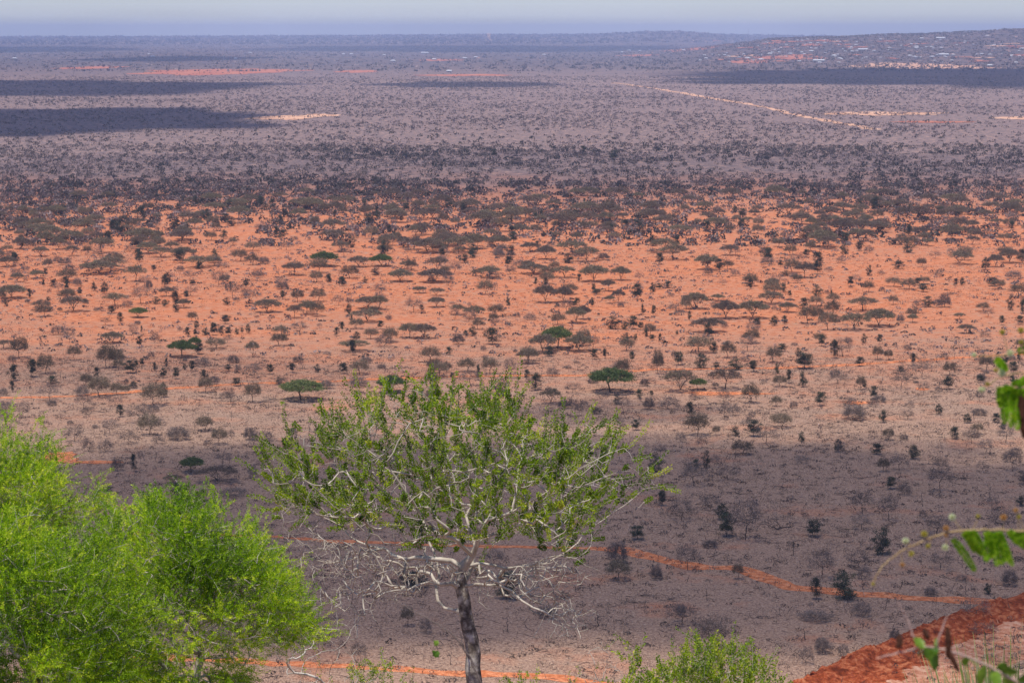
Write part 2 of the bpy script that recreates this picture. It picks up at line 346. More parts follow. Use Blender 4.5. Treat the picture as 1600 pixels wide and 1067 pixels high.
def patch(name, cx, cy, wpx, hpx, mat, z=0.08, seed=1):
    """irregular bare area on the plain or hillside"""
    c = gp(cx, cy); a = wpx / 2 * c[1] / FPX; b = (gp(cx, cy - hpx / 2)[1] - gp(cx, cy + hpx / 2)[1]) / 2
    mb = MB(); n = 72; th = np.arange(n) * 2 * PI / n; rings = []
    for f in np.linspace(0.03, 1, 7):
        rr = f * (1 + 0.30 * vnoise(np.cos(th) * 2.2 + seed * 7, np.sin(th) * 2.2, seed) + 0.22 * vnoise(np.cos(th) * 9, np.sin(th) * 9, seed + 3))
        x = c[0] + a * rr * np.cos(th); y = c[1] + b * rr * np.sin(th); rings.append(np.c_[x, y, terrain(x, y) + z])
    V = np.stack(rings, 0); i = np.arange(6)[:, None] * n; j = np.arange(n)[None]; j2 = (j + 1) % n
    F = np.stack([i + j, i + n + j, i + n + j2, i + j2], -1).reshape(-1, 4)
    mb.add(V.reshape(-1, 3), F); return setp(mb.obj(name, mat), kind='structure')
for k, (cx, cy, wp, hp, mt) in enumerate([(92, 716, 62, 20, 'track'), (150, 722, 90, 5, 'track'), (1340, 629, 44, 5, 'track'), (1130, 615, 130, 5, 'track'), (1440, 608, 24, 4, 'track'),
        (335, 113, 220, 9, 'redfield'), (560, 112, 60, 4, 'redfield'), (150, 106, 90, 4, 'redfield'), (445, 184, 90, 7, 'palefield'), (500, 181, 70, 4, 'palefield'), (1370, 178, 220, 5, 'palefield'),
        (1465, 191, 120, 3, 'redfield'), (1600, 185, 80, 4, 'palefield'), (1440, 106, 170, 5, 'palefield'), (1070, 84.5, 74, 5, 'redfield'), (1235, 99, 90, 3, 'redfield'), (690, 94, 60, 3, 'redfield'),
        (1000, 88, 60, 2.5, 'redfield'), (720, 118, 130, 3, 'redfield'), (1170, 101, 60, 2.5, 'redfield')]):
    patch('bare_soil', cx, cy, wp, hp, M[mt], 0.05 + 0.12 * (cy < 300) + 0.002 * k, k + 1)

def hillspot(px, yy):                                  # first terrain hit along the ray
    r = ray(px, yy); t = np.geomspace(600, 24000, 4000); P = np.array([0, 0, EYE]) + r * t[:, None]
    h = terrain(P[:, 0], P[:, 1]) - P[:, 2]; k = np.argmax(h > 0)
    return (P[k] if h[k] > 0 else None)
def hillpatch(px, py, wpx, dpx, mat, seed):
    c = hillspot(px, py)
    if c is None: return
    a = wpx / 2 * c[1] / FPX; f = hillspot(px, py + dpx / 2); g = hillspot(px, py - dpx / 2)
    if f is None or g is None: return
    b = (g[1] - f[1]) / 2; mb = MB(); n = 48; th = np.arange(n) * 2 * PI / n; rings = []
    for q in np.linspace(0.03, 1, 8):
        rr = q * (1 + 0.5 * vnoise(np.cos(th) * 2.2 + seed * 7, np.sin(th) * 2.2, seed)); x = c[0] + a * rr * np.cos(th); y = c[1] + b * rr * np.sin(th)
        rings.append(np.c_[x, y, terrain(x, y) + 1.2])
    i = np.arange(7)[:, None] * n; j = np.arange(n)[None]; j2 = (j + 1) % n
    mb.add(np.stack(rings, 0).reshape(-1, 3), np.stack([i + j, i + n + j, i + n + j2, i + j2], -1).reshape(-1, 4))
    setp(mb.obj('bare_soil', mat), kind='structure')
for k in range(46):
    hillpatch(rng.uniform(1090, 1640), rng.choice([rng.uniform(64, 76), rng.uniform(86, 98)]), rng.uniform(8, 38), rng.uniform(0.8, 2.2), M['redfield'] if rng.random() < 0.85 else M['palefield'], k + 50)

def build_haze():
    mb = MB(); box(mb, (0, 0, 55), (49000, 49000, 196), 0)
    m, n, l = newmat('dusty_air'); v = n.new('ShaderNodeVolumePrincipled')
    v.inputs['Color'].default_value = (0.56, 0.68, 1.0, 1); v.inputs['Density'].default_value = 7.0e-5; v.inputs['Anisotropy'].default_value = 0.0
    o = n.new('ShaderNodeOutputMaterial'); l.new(v.outputs[0], o.inputs['Volume'])
    setp(mb.obj('haze', m), kind='stuff', label='pale blue dusty haze over the far plain', cat='haze')
build_haze()

# ------------------------------------------------------------------ clouds overhead: they throw the broad bands of shade
def cloud_mat(op):
    m, n, l = newmat('cloud_vapour')
    at = N(n, 'ShaderNodeAttribute', attribute_name='tint'); geo = n.new('ShaderNodeNewGeometry')
    at2 = N(n, 'ShaderNodeAttribute', attribute_name='size'); dv = N(n, 'ShaderNodeVectorMath', operation='SCALE')
    l.new(geo.outputs['Position'], dv.inputs[0]); l.new(at2.outputs['Fac'], dv.inputs['Scale'])
    q = N(n, 'ShaderNodeTexNoise', Scale=1.0, Detail=5.0, Roughness=0.55); l.new(dv.outputs[0], q.inputs['Vector'])
    s = N(n, 'ShaderNodeMath', operation='MULTIPLY_ADD'); l.new(q.outputs[0], s.inputs[0]); s.inputs[1].default_value = 1.1; l.new(at.outputs['Fac'], s.inputs[2])
    r = n.new('ShaderNodeMapRange'); r.interpolation_type = 'SMOOTHSTEP'; r.inputs[1].default_value = 0.55; r.inputs[2].default_value = 1.05; r.inputs[4].default_value = op; l.new(s.outputs[0], r.inputs[0])
    d = n.new('ShaderNodeBsdfDiffuse'); d.inputs[0].default_value = (0.85, 0.87, 0.9, 1); t = n.new('ShaderNodeBsdfTranslucent'); t.inputs[0].default_value = (0.85, 0.87, 0.9, 1)
    a = n.new('ShaderNodeMixShader'); a.inputs[0].default_value = 0.5; l.new(d.outputs[0], a.inputs[1]); l.new(t.outputs[0], a.inputs[2])
    tr = n.new('ShaderNodeBsdfTransparent'); b = n.new('ShaderNodeMixShader'); l.new(r.outputs[0], b.inputs[0]); l.new(tr.outputs[0], b.inputs[1]); l.new(a.outputs[0], b.inputs[2])
    o = n.new('ShaderNodeOutputMaterial'); l.new(b.outputs[0], o.inputs[0]); return m
CM = {}
def cloud(x0, x1, y0, y1, op, label, alt=650, seed=1):
    """cloud whose shade falls on photo rows y0 (far) .. y1 (near), columns x0 .. x1"""
    fa, ne = gp(800, y0)[1], gp(800, y1)[1]; mid = math.sqrt(fa * ne); cx = ((x0 + x1) / 2 - 800) / FPX * mid
    a = (x1 - x0) / 2 / FPX * mid; cy = (fa + ne) / 2; b = (fa - ne) / 2
    ox, oy = TOSUN.x / TOSUN.z * alt, TOSUN.y / TOSUN.z * alt; th = np.arange(96) * 2 * PI / 96; n = 96; rs = np.linspace(0.02, 1, 14); V = []; T = []
    shp = 1.04 + (0.09 if y1 > 900 else 0.22) * vnoise(np.cos(th) * 2.6 + seed * 5, np.sin(th) * 2.6, seed) + 0.07 * vnoise(np.cos(th) * 7, np.sin(th) * 7 + seed, seed)
    ex_ = 0.6 if y1 > 900 else 0.95; cth = np.sign(np.cos(th)) * np.abs(np.cos(th)) ** ex_; sth = np.sign(np.sin(th)) * np.abs(np.sin(th)) ** ex_; H = min(a, b) * 0.35
    for side in (0, 1):
        for r in (rs if side == 0 else rs[::-1]):
            x = cx + ox + a * r * shp * cth; y = cy + oy + b * r * shp * sth
            z = alt + (H * np.sqrt(max(0, 1 - r * r)) * (0.7 + 0.4 * vnoise(x / (a * 0.25), y / (b * 0.25), seed)) if side == 0 else -0.06 * H * (1 - r) * (1 + 0 * x))
            V.append(np.c_[x, y, z + 0 * x]); T.append(np.full(n, min(1.0, (1 - r) * (1.6 if y1 > 900 else 2.0))))
    V = np.concatenate(V); m = len(rs) * 2; i = np.arange(m - 1)[:, None] * n; j = np.arange(n)[None]; j2 = (j + 1) % n
    F = np.stack([i + j, i + n + j, i + n + j2, i + j2], -1).reshape(-1, 4)
    mb = MB(); mb.add(V, F, np.concatenate(T)); CM.setdefault(op, None)
    if CM[op] is None: CM[op] = cloud_mat(op)
    o = mb.obj('cloud', CM[op], smooth=True); at = o.data.attributes.new('size', 'FLOAT', 'POINT'); at.data.foreach_set('value', np.full(len(V), 5.0 / min(a, b), np.float32))
    setp(o, label, 'cloud')
cloud(-620, 2220, 680, 1060, 0.46, 'white cloud overhead shading the near plain behind the bare-branched tree', 620, 2)
cloud(-350, 660, 550, 616, 0.09, 'thin cloud over the left end of the long orange track', 640, 3)
cloud(740, 1150, 624, 668, 0.24, 'small thin cloud above the grey shrubs right of the centre tree', 640, 4)
cloud(-600, 2200, 234, 322, 0.13, 'long thin cloud over the dark scrub belt', 760, 5)
cloud(-300, 430, 166, 218, 0.80, 'cloud shading the nearer dark patch at the left', 800, 6)
cloud(-500, 440, 124, 152, 0.80, 'cloud shading the farther dark patch at the left', 900, 7)
cloud(1060, 2200, 109, 143, 0.97, 'large cloud shading the blue patch below the hillside village', 900, 8)
cloud(-300, 240, 74, 84, 0.9, 'far cloud shading the plain at the left', 1000, 9)
cloud(380, 1120, 73, 82.5, 0.93, 'far cloud shading the dark line under the ridge', 1000, 10)
cloud(120, 430, 88, 97, 0.7, 'far thin cloud over the plain behind the red field', 1000, 11)
cloud(560, 900, 128, 137, 0.6, 'thin cloud shading a narrow streak in mid plain', 900, 12)
cloud(1180, 1900, 77, 85, 0.8, 'far cloud shading the wooded strip in the hillside village', 1000, 13)

# ------------------------------------------------------------------ trees and shrubs of the plain (one of each kind, then copies)
def lens_points(n, R, zb, zt, seed=0, lob=0.14):
    """points in a flat-topped crown, gathered in clumps"""
    th = rng.uniform(0, 2 * PI, n); r = np.sqrt(rng.uniform(0, 1, n)); edge = 1 + lob * vnoise(np.cos(th) * 2 + seed, np.sin(th) * 2, seed)
    top = zt - (zt - zb) * 0.85 * r ** 1.9 + 0.05 * zt * vnoise(np.cos(th) * r * 4, np.sin(th) * r * 4 + seed, seed + 2); bot = zb + (zt - zb) * 0.25 * (1 - r) ** 0.7
    z = top - (top - bot) * rng.uniform(0, 1, n) ** 1.5
    return np.c_[R * r * edge * np.cos(th), R * r * edge * np.sin(th), z]
def umbrella_meshes(seed, w=10.0, h=5.6, dense=1.0, multi=3, thick=0.40):
    global rng; keep = rng; rng = np.random.default_rng(seed); R = w / 2; T = Tree(6000); zb, zt = h * (1 - thick - 0.04), h
    roots = multi if multi > 0 else 1
    lean = rng.normal(size=2) * 0.25
    if multi <= 1:
        b = T.limb([(0, 0, -0.2), (lean[0] * 0.4, lean[1] * 0.4, h * 0.2), (lean[0], lean[1], h * 0.36)], step=0.4, jit=0.03); forks = [b] * 5
    else:
        b = T.limb([(0, 0, -0.2), (0, 0, h * 0.10)], step=0.3); forks = [b] * 5
    for k, f in enumerate(forks):
        a = k * 2 * PI / 5 + rng.uniform(-0.4, 0.4); L = R * rng.uniform(0.35, 0.6)
        s0 = T.p[f]; T.limb([s0, s0 + np.array([math.cos(a) * L * 0.4, math.sin(a) * L * 0.4, h * 0.28]), s0 * [1, 1, 0] + np.array([math.cos(a) * L, math.sin(a) * L, zb])], par=f, step=0.4, jit=0.06)
    A = lens_points(110, R * 0.93, zb, zt - 0.25, seed); tips = T.attach(A, 0.6, 0.08, np.array([0, 0, h * 0.5]), minz=h * 0.3)
    mb = MB(); T.build(mb, T.radii(0.028, 2.2, 0.34), 6, 3, 0.06); tm = mb.mesh('trunk_mesh', M['barkdark'], True)
    mb = MB(); nc = int(95 * dense); C = np.concatenate([lens_points(nc, R, zb, zt, seed), T.p[tips[::2]]]); per = int(44 * dense ** 0.5)
    pos = np.repeat(C, per, 0) + rng.normal(size=(len(C) * per, 3)) * [0.42, 0.42, 0.20]; tint = np.repeat(rng.uniform(0.1, 0.9, len(C)), per) + rng.normal(size=len(pos)) * 0.12
    nn = len(pos); d = rdirs(nn, 0.1); d[:, 2] *= 0.5; d = unit(d); leaves(mb, pos, d, rdirs(nn, 0.8), rng.uniform(0.2, 0.42, nn), rng.uniform(0.12, 0.25, nn), np.clip(tint, 0, 1))
    rng = keep; return [('trunk', tm), ('crown', mb)]
def evergreen_meshes(seed, w=3.2, h=4.6, shape=0):
    global rng; keep = rng; rng = np.random.default_rng(seed); T = Tree(3000)
    T.limb([(0, 0, -0.2), (0.1, 0, h * 0.3), (0, 0.05, h * 0.75)], step=0.4, jit=0.05)
    nb = 26; th = rng.uniform(0, 2 * PI, nb); u = rng.uniform(0.0, 1, nb); lo = (0.14, 0.06, 0.3)[shape % 3]
    z = h * (lo + (0.97 - lo) * u); rad = w / 2 * (np.sin(PI * np.clip(u * 0.86 + 0.12, 0, 1)) ** 0.6) * rng.uniform(0.35, 1.15, nb) * (1 + 0.45 * vnoise(np.cos(th) * 2, u * 3 + seed, seed))
    C = np.c_[rad * np.cos(th), rad * np.sin(th), z]; T.attach(C, 0.4, 0.1, np.array([0, 0, h * 0.2]))
    mb = MB(); T.build(mb, T.radii(0.018, 2.2, 0.14), 5, 3, 0.05); tm = mb.mesh('trunk_mesh', M['barkdark'], True)
    mb = MB(); C = np.concatenate([C, np.c_[rng.normal(size=12) * w * 0.12, rng.normal(size=12) * w * 0.12, h * rng.uniform(lo + 0.05, 0.85, 12)]])
    per = 70; pos = np.repeat(C, per, 0) + rng.normal(size=(len(C) * per, 3)) * w * [0.085, 0.085, 0.075]; nn = len(pos); d = rdirs(nn, 0.5)
    tint = np.clip(np.repeat(rng.uniform(0, 0.8, len(C)), per) + rng.normal(size=nn) * 0.15, 0, 1)
    leaves(mb, pos, d, rdirs(nn, 0.3), rng.uniform(0.14, 0.3, nn), rng.uniform(0.07, 0.14, nn), tint); rng = keep
    return [('trunk', tm), ('crown', mb)]
def twig_shrub_meshes(seed, w=4.0, h=3.4, dens=1.0, tree=False, leaf=0, crownlow=0.15, flat=0.3):
    """bare or nearly bare: many fine twigs around a spreading frame"""
    global rng; keep = rng; rng = np.random.default_rng(seed); T = Tree(20000); R = w / 2
    if tree:
        ln = rng.normal(size=2) * 0.35; T.limb([(0, 0, -0.2), (ln[0] * 0.5, ln[1] * 0.5, h * 0.18), (ln[0], ln[1], h * 0.34)], step=0.3, jit=0.05)
    else:
        T.limb([(0, 0, -0.2), (0, 0, 0.12)], step=0.2)
    n = int(150 * dens); th = rng.uniform(0, 2 * PI, n); ph = rng.uniform(0, 1, n); rr = rng.uniform(0.35, 1, n) ** 0.6
    ed = 1 + 0.2 * vnoise(np.cos(th) * 2, np.sin(th) * 2 + seed, seed); zc = h * (crownlow + 0.1)
    el = np.arcsin(np.clip(ph ** 1.15, 0, 1)); q_ = (np.cos(el) * (1 - flat) + flat * np.cos(el) ** 0.4) * ed * rr
    A = np.c_[R * q_ * np.cos(th), R * q_ * np.sin(th), zc + (h - zc) * np.sin(el) * rr * (1 + 0.18 * vnoise(np.cos(th) * 2.5 + seed, np.sin(th) * 2.5, seed + 1))]
    tips = T.attach(A, 0.35, 0.12, np.array([0, 0, h * 0.2]), minz=(h * 0.2 if tree else None)); r = T.radii(0.012, 2.1, 0.16 if tree else 0.06)
    mb = MB(); T.build(mb, r, 5, 3, 0.04); tm = mb.mesh('trunk_mesh', M['barkdark'], True)
    mb = MB(); tp = T.p[tips]; out = unit(tp - np.array([0, 0, h * 0.2])); per = int(14 * dens)
    pos = np.repeat(tp, per, 0) + rng.normal(size=(len(tp) * per, 3)) * w * 0.05; nn = len(pos); d = unit(np.repeat(out, per, 0) + rng.normal(size=(nn, 3)) * 0.8)
    tint = np.clip(np.repeat(rng.uniform(0.1, 0.9, len(tp)), per) + rng.normal(size=nn) * 0.15, 0, 1)
    leaves(mb, pos, d, rdirs(nn), rng.uniform(0.3, 0.75, nn) * (0.6 if leaf else 1), rng.uniform(0.03, 0.06, nn) * (1.9 if leaf else 1), tint); rng = keep
    return [('trunk', tm), ('crown' if leaf else 'twigs', mb)]
def snag_mesh(seed, lying=False):
    global rng; keep = rng; rng = np.random.default_rng(seed); T = Tree(3000); mb = MB()
    if lying:
        for k in range(3):
            a = rng.uniform(-0.5, 0.5) + (PI if k == 1 else 0); L = rng.uniform(2.0, 4.0); p = np.array([0, 0, 0.12]); q = p + [math.cos(a) * L, math.sin(a) * L, rng.uniform(0.0, 0.8)]
            T.limb([p, (p + q) / 2 + rng.normal(size=3) * 0.2 + [0, 0, 0.25], q], step=0.3, jit=0.06)
        A = np.c_[rng.uniform(-3, 3, 26), rng.uniform(-1.4, 1.4, 26), rng.uniform(0.1, 1.7, 26)]
        T.attach(A, 0.3, 0.2, np.zeros(3))
    else:
        ln = rng.normal(size=2) * 0.35; T.limb([(0, 0, -0.2), (ln[0] * 0.4, ln[1] * 0.4, 0.9), (ln[0], ln[1], 2.4)], step=0.25, jit=0.06)
        A = np.c_[rng.normal(size=5) * 0.6, rng.normal(size=5) * 0.6, rng.uniform(0.7, 2.6, 5)]; T.attach(A, 0.25, 0.15, np.zeros(3))
    T.build(mb, T.radii(0.028, 2.0, 0.17), 5, 4, 0.05); me = mb.mesh('dead_mesh', M['dead'], True); rng = keep; return [('wood', me)]
def fin(parts, mat): return [(a, (b if not isinstance(b, MB) else b.mesh(a + '_mesh', mat))) for a, b in parts]
K = {}   # kind -> (object name, category, natural width, natural height, [variants])
K['U'] = ('umbrella_acacia', 'tree', 10.0, 5.6, [fin(umbrella_meshes(s, dense=d, multi=m), M['olive']) for s, d, m in ((1, 1.0, 3), (2, 0.85, 1), (3, 0.7, 3), (4, 1.1, 3), (5, 0.5, 1), (8, 0.6, 3))])
K['G'] = ('umbrella_acacia', 'tree', 10.0, 5.6, [fin(umbrella_meshes(s, dense=1.4, multi=m), M['canopy_green']) for s, m in ((6, 1), (7, 3))])
K['E'] = ('evergreen_bush', 'bush', 3.2, 4.6, [fin(evergreen_meshes(s, shape=s), M['dark']) for s in (11, 12, 13, 14, 15)])
K['S'] = ('grey_shrub', 'shrub', 4.0, 3.4, [fin(twig_shrub_meshes(s, dens=d), M['grey']) for s, d in ((21, 1.15), (22, 0.9), (23, 0.75))])
K['B'] = ('bare_tree', 'tree', 5.6, 5.6, [fin(twig_shrub_meshes(s, 5.6, 5.6, 0.8, True, 0, 0.3), M['grey']) for s in (31, 32, 33)])
K['R'] = ('thorn_tree', 'tree', 5.4, 4.6, [fin(twig_shrub_meshes(s, 5.4, 4.6, 1.25, True, 1, 0.35, 0.25), M['brown']) for s in (41, 42, 43)])
K['D'] = ('dead_stump', 'stump', 1.4, 2.5, [snag_mesh(s) for s in (51, 52, 53, 54)])
K['L'] = ('fallen_branch', 'dead wood', 6.0, 1.6, [snag_mesh(s, True) for s in (61, 62, 63)])
cnt = {k: 0 for k in K}; placed = []
def plant(kind, x, y, w, h, label, group, vi=None):
    name, cat, w0, h0, var = K[kind]; v = var[(rng.integers(len(var)) if vi is None else vi) % len(var)]; cnt[kind] += 1
    z = float(terrain(x, y)); s = (w / w0, w / w0 * (0.9 + 0.25 * rng.random()), h / h0); rz = rng.uniform(0, 2 * PI) if kind != 'L' else rng.uniform(-0.4, 0.4) + PI * rng.integers(2)
    if len(v) == 1:
        o = bpy.data.objects.new(name, v[0][1]); COL.objects.link(o); setp(o, label, cat, group)
    else:
        o = bpy.data.objects.new(name, None); COL.objects.link(o); o.empty_display_size = 0.5; setp(o, label, cat, group)
        for pn, me in v:
            c = bpy.data.objects.new(pn, me); COL.objects.link(c); c.parent = o
    LREC.append((kind, *pix(x, y), o)); o.location = (x, y, z); o.rotation_euler = (0, 0, rz); o.scale = s; return o

HAND = """
U 18 466 44 20;E 46 466 10 15;U 65 487 27 18;U 115 487 38 24;E 10 479 7 12;E 75 472 7 9;U 57 435 22 12;U 27 441 20 14;E 68 448 6 12;E 83 449 12 12;E 103 446 12 14;U 155 428 50 20;U 212 440 32 24;B 220 475 34 32;U 180 478 34 20;S 199 480 16 12;E 174 490 14 12;G 216 496 25 15;E 188 505 10 17;E 147 455 8 14;E 163 459 13 18;E 125 462 8 14;S 233 452 12 14;E 240 424 10 10;U 310 418 40 18;E 311 425 14 16;U 335 415 24 12;B 342 447 30 26;E 262 444 12 18;E 301 445 13 8;E 353 453 4 9;E 360 454 6 14;E 385 449 10 12;U 260 463 24 14;E 244 475 12 12;E 257 479 11 11;E 274 479 15 24;U 287 481 18 13;B 389 475 22 26;S 370 472 11 9
E 293 525 10 14;E 305 524 6 10;E 307 514 9 13;E 321 524 9 12;E 333 524 14 20;E 346 523 9 13;E 357 524 12 14;E 352 506 14 15;E 370 522 8 10;E 378 521 6 10;E 388 521 8 15;S 90 523 22 16;B 109 535 20 27;U 176 536 32 17;B 209 530 14 28;E 221 519 4 10;S 242 536 14 18;G 284 558 38 26;G 305 545 20 18;R 338 545 30 16;U 395 558 20 24;U 5 545 28 14;R 30 560 28 32;R 116 563 18 22;R 166 575 26 34;R 180 575 22 30;S 236 560 12 12;E 222 572 10 13;E 213 573 8 10;E 204 583 20 22;R 185 578 16 16;E 50 589 20 28;R 71 584 26 28;E 22 595 18 26;E 82 599 16 12;E 19 612 11 17;S 5 618 14 12;R 155 620 34 30;R 135 603 16 18;S 128 618 22 16;R 182 617 20 18;R 197 616 14 14;E 208 606 14 10;E 242 580 8 14;E 256 590 12 16;E 260 575 6 16;E 275 592 12 19;E 288 577 7 10;E 319 592 12 14;R 321 613 22 22;S 315 572 24 16;E 357 580 10 12;S 364 567 17 13;S 372 582 10 14;B 397 590 28 26;E 369 603 14 14;R 395 629 26 30;B 360 632 16 28;R 240 634 38 34;S 240 643 20 12;B 135 651 14 18;E 188 651 14 19;S 10 640 26 16
R 233 680 28 32;S 250 664 15 12;S 278 687 32 22;R 320 673 26 22;S 138 705 20 22;S 165 706 24 22;S 184 735 22 22;E 209 737 11 28;B 220 724 10 22;B 325 702 16 16;R 342 694 24 24;B 348 727 24 26;G 299 738 34 24;U 340 754 60 26;E 278 775 20 22;S 365 775 40 16;S 390 687 20 20;S 395 745 16 20;D 141 733 3 18;D 164 664 3 6;D 325 645 4 10;U 270 755 28 14;E 168 768 16 14;D 228 737 3 11
B 440 450 22 20;S 441 452 20 12;U 460 430 34 20;G 507 416 44 22;G 596 416 34 18;U 560 417 28 16;U 680 441 46 20;U 625 440 34 18;E 587 430 14 12;R 495 441 20 16;E 514 446 12 18;E 535 447 13 14;U 417 488 34 20;U 460 497 24 20;U 480 491 28 20;R 497 471 20 18;E 441 468 9 14;R 465 472 20 18;U 575 482 36 18;U 592 484 26 22;U 574 503 44 20;B 646 488 30 26;E 659 486 8 10;U 682 480 26 15;U 682 462 22 12;U 655 458 20 10;U 714 492 22 16;U 742 498 30 20;E 549 502 6 10;E 594 514 11 13;R 557 514 22 16;U 640 528 32 22;U 662 529 32 22;E 535 518 9 15;E 526 525 10 14;U 553 549 42 18;E 557 532 12 14;S 600 541 28 20;E 739 525 12 16;E 728 526 8 10;E 769 538 26 26;S 716 538 20 18;E 794 477 9 14;U 765 434 36 18
E 422 585 13 16;E 457 582 14 15;E 496 582 9 14;E 537 584 16 17;R 562 585 28 22;S 572 567 20 10;R 678 583 22 22;R 698 582 14 16;R 730 581 26 20;E 767 571 9 8;E 747 594 8 24;E 706 592 8 10;B 798 590 26 34;G 470 625 62 32;S 510 607 22 14;S 560 604 30 18;G 612 613 40 26;E 783 618 22 22;E 436 600 12 12;S 458 679 14 12;S 500 680 18 16;B 410 708 44 38
U 833 428 40 16;U 882 434 30 18;E 905 440 9 12;U 928 440 40 24;U 951 455 22 18;U 970 438 26 20;E 996 468 17 26;E 932 460 20 9;E 1020 456 10 15;E 1030 452 12 10;E 1044 450 15 11;U 852 473 32 26;U 880 472 26 22;U 966 473 18 20;U 953 474 16 12;E 925 480 8 12;E 897 479 10 9;U 900 505 30 24;U 911 499 20 20;S 828 500 18 12;E 852 448 8 14;E 837 447 7 13;E 957 514 19 21;E 989 514 17 22;E 976 515 12 14;E 1001 515 10 12;E 978 533 12 14;E 993 531 7 10;E 1010 530 7 15;E 1019 532 10 10;E 1031 534 6 13;E 1058 524 5 8;E 1004 491 7 16;E 1021 494 9 17;S 1060 492 14 11;E 1077 500 7 14;R 1072 488 16 24;U 1087 483 32 24;U 1122 470 20 10;U 1134 498 36 27;U 1176 497 38 26;E 1183 511 15 14;U 1107 519 40 22;U 848 551 38 28;G 871 545 44 34;U 904 549 38 25;U 825 568 32 22;R 1092 551 38 26;B 1168 549 28 28;R 1137 559 22 24;E 929 561 12 16;E 945 560 9 15;E 987 565 10 16;S 968 580 26 16;R 973 585 22 24;R 1028 585 16 36;E 1060 570 17 22;E 1095 575 18 24;E 1120 577 12 12;E 1150 578 20 19;E 1177 581 18 18;E 823 593 12 16;E 837 610 20 27;G 953 613 66 38;U 1063 612 46 34;G 1090 609 26 18;U 1133 608 46 32;U 861 631 26 24;S 880 638 18 14;S 895 638 18 18;S 905 644 14 14;E 999 623 14 15;E 1018 620 7 10;B 974 645 24 30;E 963 632 10 16;S 1014 640 18 20;S 1045 640 30 22;E 1078 652 16 24;R 1173 630 26 28;S 1147 649 18 20;S 932 647 14 12;D 1036 655 4 22
R 1090 680 32 34;E 994 672 14 18;E 1177 682 24 28;E 1150 681 13 16;R 1119 680 12 14;S 968 663 18 14;B 1032 713 20 22;R 1160 710 30 20;E 1104 731 12 28;E 1088 731 14 14;B 1117 730 16 22;E 1024 737 20 28;E 1035 790 18 24
U 1257 434 28 23;E 1228 431 13 9;E 1219 417 10 11;E 1358 431 10 17;U 1207 450 22 15;E 1224 457 12 15;E 1234 464 7 10;U 1205 475 36 20;E 1276 463 14 18;E 1299 464 6 11;E 1256 481 14 16;U 1231 488 24 15;E 1210 509 14 16;E 1226 507 10 14;R 1262 506 28 28;R 1279 504 16 24;R 1293 516 24 28;E 1305 503 14 12;U 1348 486 44 22;U 1335 516 40 26;U 1373 510 44 26;S 1407 504 14 13;U 1426 504 16 13;E 1329 447 12 16;S 1377 430 10 8;E 1404 420 20 12;S 1467 430 14 10;R 1396 448 22 14;R 1420 452 24 16;E 1434 446 12 12;E 1443 456 18 14;E 1493 447 8 12;E 1503 446 9 12;E 1550 447 18 15;S 1583 436 26 15;E 1450 480 14 18;S 1464 480 14 14;S 1476 480 20 22;E 1579 485 10 25;E 1598 490 14 22;U 1499 499 17 10;E 1565 508 11 15;E 1594 507 16 14;U 1510 521 24 14;B 1539 534 20 19;E 1222 549 17 13;E 1304 560 15 29;E 1257 576 34 25;R 1371 562 16 20;R 1388 563 14 16;E 1343 572 16 15;B 1440 590 30 34;E 1426 570 12 18;R 1484 587 20 20;E 1214 584 8 17;E 1232 599 11 22;E 1254 605 12 24;E 1281 634 18 22;R 1345 609 14 20;E 1351 608 8 14;E 1365 624 14 22;S 1373 628 21 12;E 1407 584 10 12;E 1482 608 20 20;B 1443 616 18 22;S 1466 615 12 13;R 1213 635 16 16;S 1240 637 12 12;S 1335 655 40 24;E 1380 660 14 20;E 1467 648 12 17;E 1512 661 14 15;E 1556 660 16 15;E 1532 598 14 12;E 1592 565 9 12;R 1221 668 34 22
E 1492 686 18 20;R 1527 678 20 16;E 1568 675 12 16;B 1313 714 16 26;E 1309 706 14 20;E 1370 710 20 18;E 1427 717 20 22;R 1388 688 18 18;E 1253 690 10 17;B 1405 735 34 28;R 1380 737 18 20;B 1470 738 26 28;B 1582 736 32 38;B 1534 738 20 20;S 1253 724 20 14;E 1391 764 20 20;S 1413 773 20 20;B 1347 803 36 40;B 1389 814 32 46;E 1378 866 30 44;E 1270 838 26 28;B 1550 798 20 26;E 1595 790 16 16
D 1221 683 8 14;D 1436 690 8 14;L 1300 748 34 9;L 1270 758 40 7;L 1225 762 36 12;E 1135 838 28 40;E 1129 812 20 26;B 1165 844 56 70;B 1065 813 44 36;L 1215 828 44 22;E 1320 936 40 46;E 1275 936 20 34;R 1153 905 18 24;S 1346 962 26 26;S 1275 968 46 18;E 996 843 26 24;S 965 880 32 36;R 966 906 34 30;S 1025 905 20 22;D 1223 812 9 12;D 1105 938 9 20;D 1212 960 8 18;D 1218 960 6 12;D 1240 868 12 26;D 1307 865 5 13;D 1264 885 8 14;D 1296 857 4 12;L 1120 868 30 10;L 1060 806 36 7;L 1345 748 30 10;L 1500 748 50 12;D 1455 746 16 18;D 1300 965 5 12;L 1015 930 40 7;L 1180 965 36 9;S 1260 1037 24 30;S 1285 1020 26 26;S 1318 1024 16 20;D 935 978 18 24;L 1416 952 26 8;D 1462 945 6 14;S 1398 1000 18 16
E 640 918 46 28;E 792 936 40 44;R 637 978 22 30;S 665 988 20 26;S 560 1020 24 18;S 855 965 30 20;B 772 884 30 30;S 1577 915 26 26;E 1543 928 12 18;S 1585 1075 20 14
E 772 246 12 14;E 911 240 13 12;E 960 250 16 16;B 565 290 20 28
"""
HL = []
for tok in HAND.replace('\n', ';').split(';'):
    tok = tok.split()
    if tok: HL.append((tok[0], *map(float, tok[1:])))
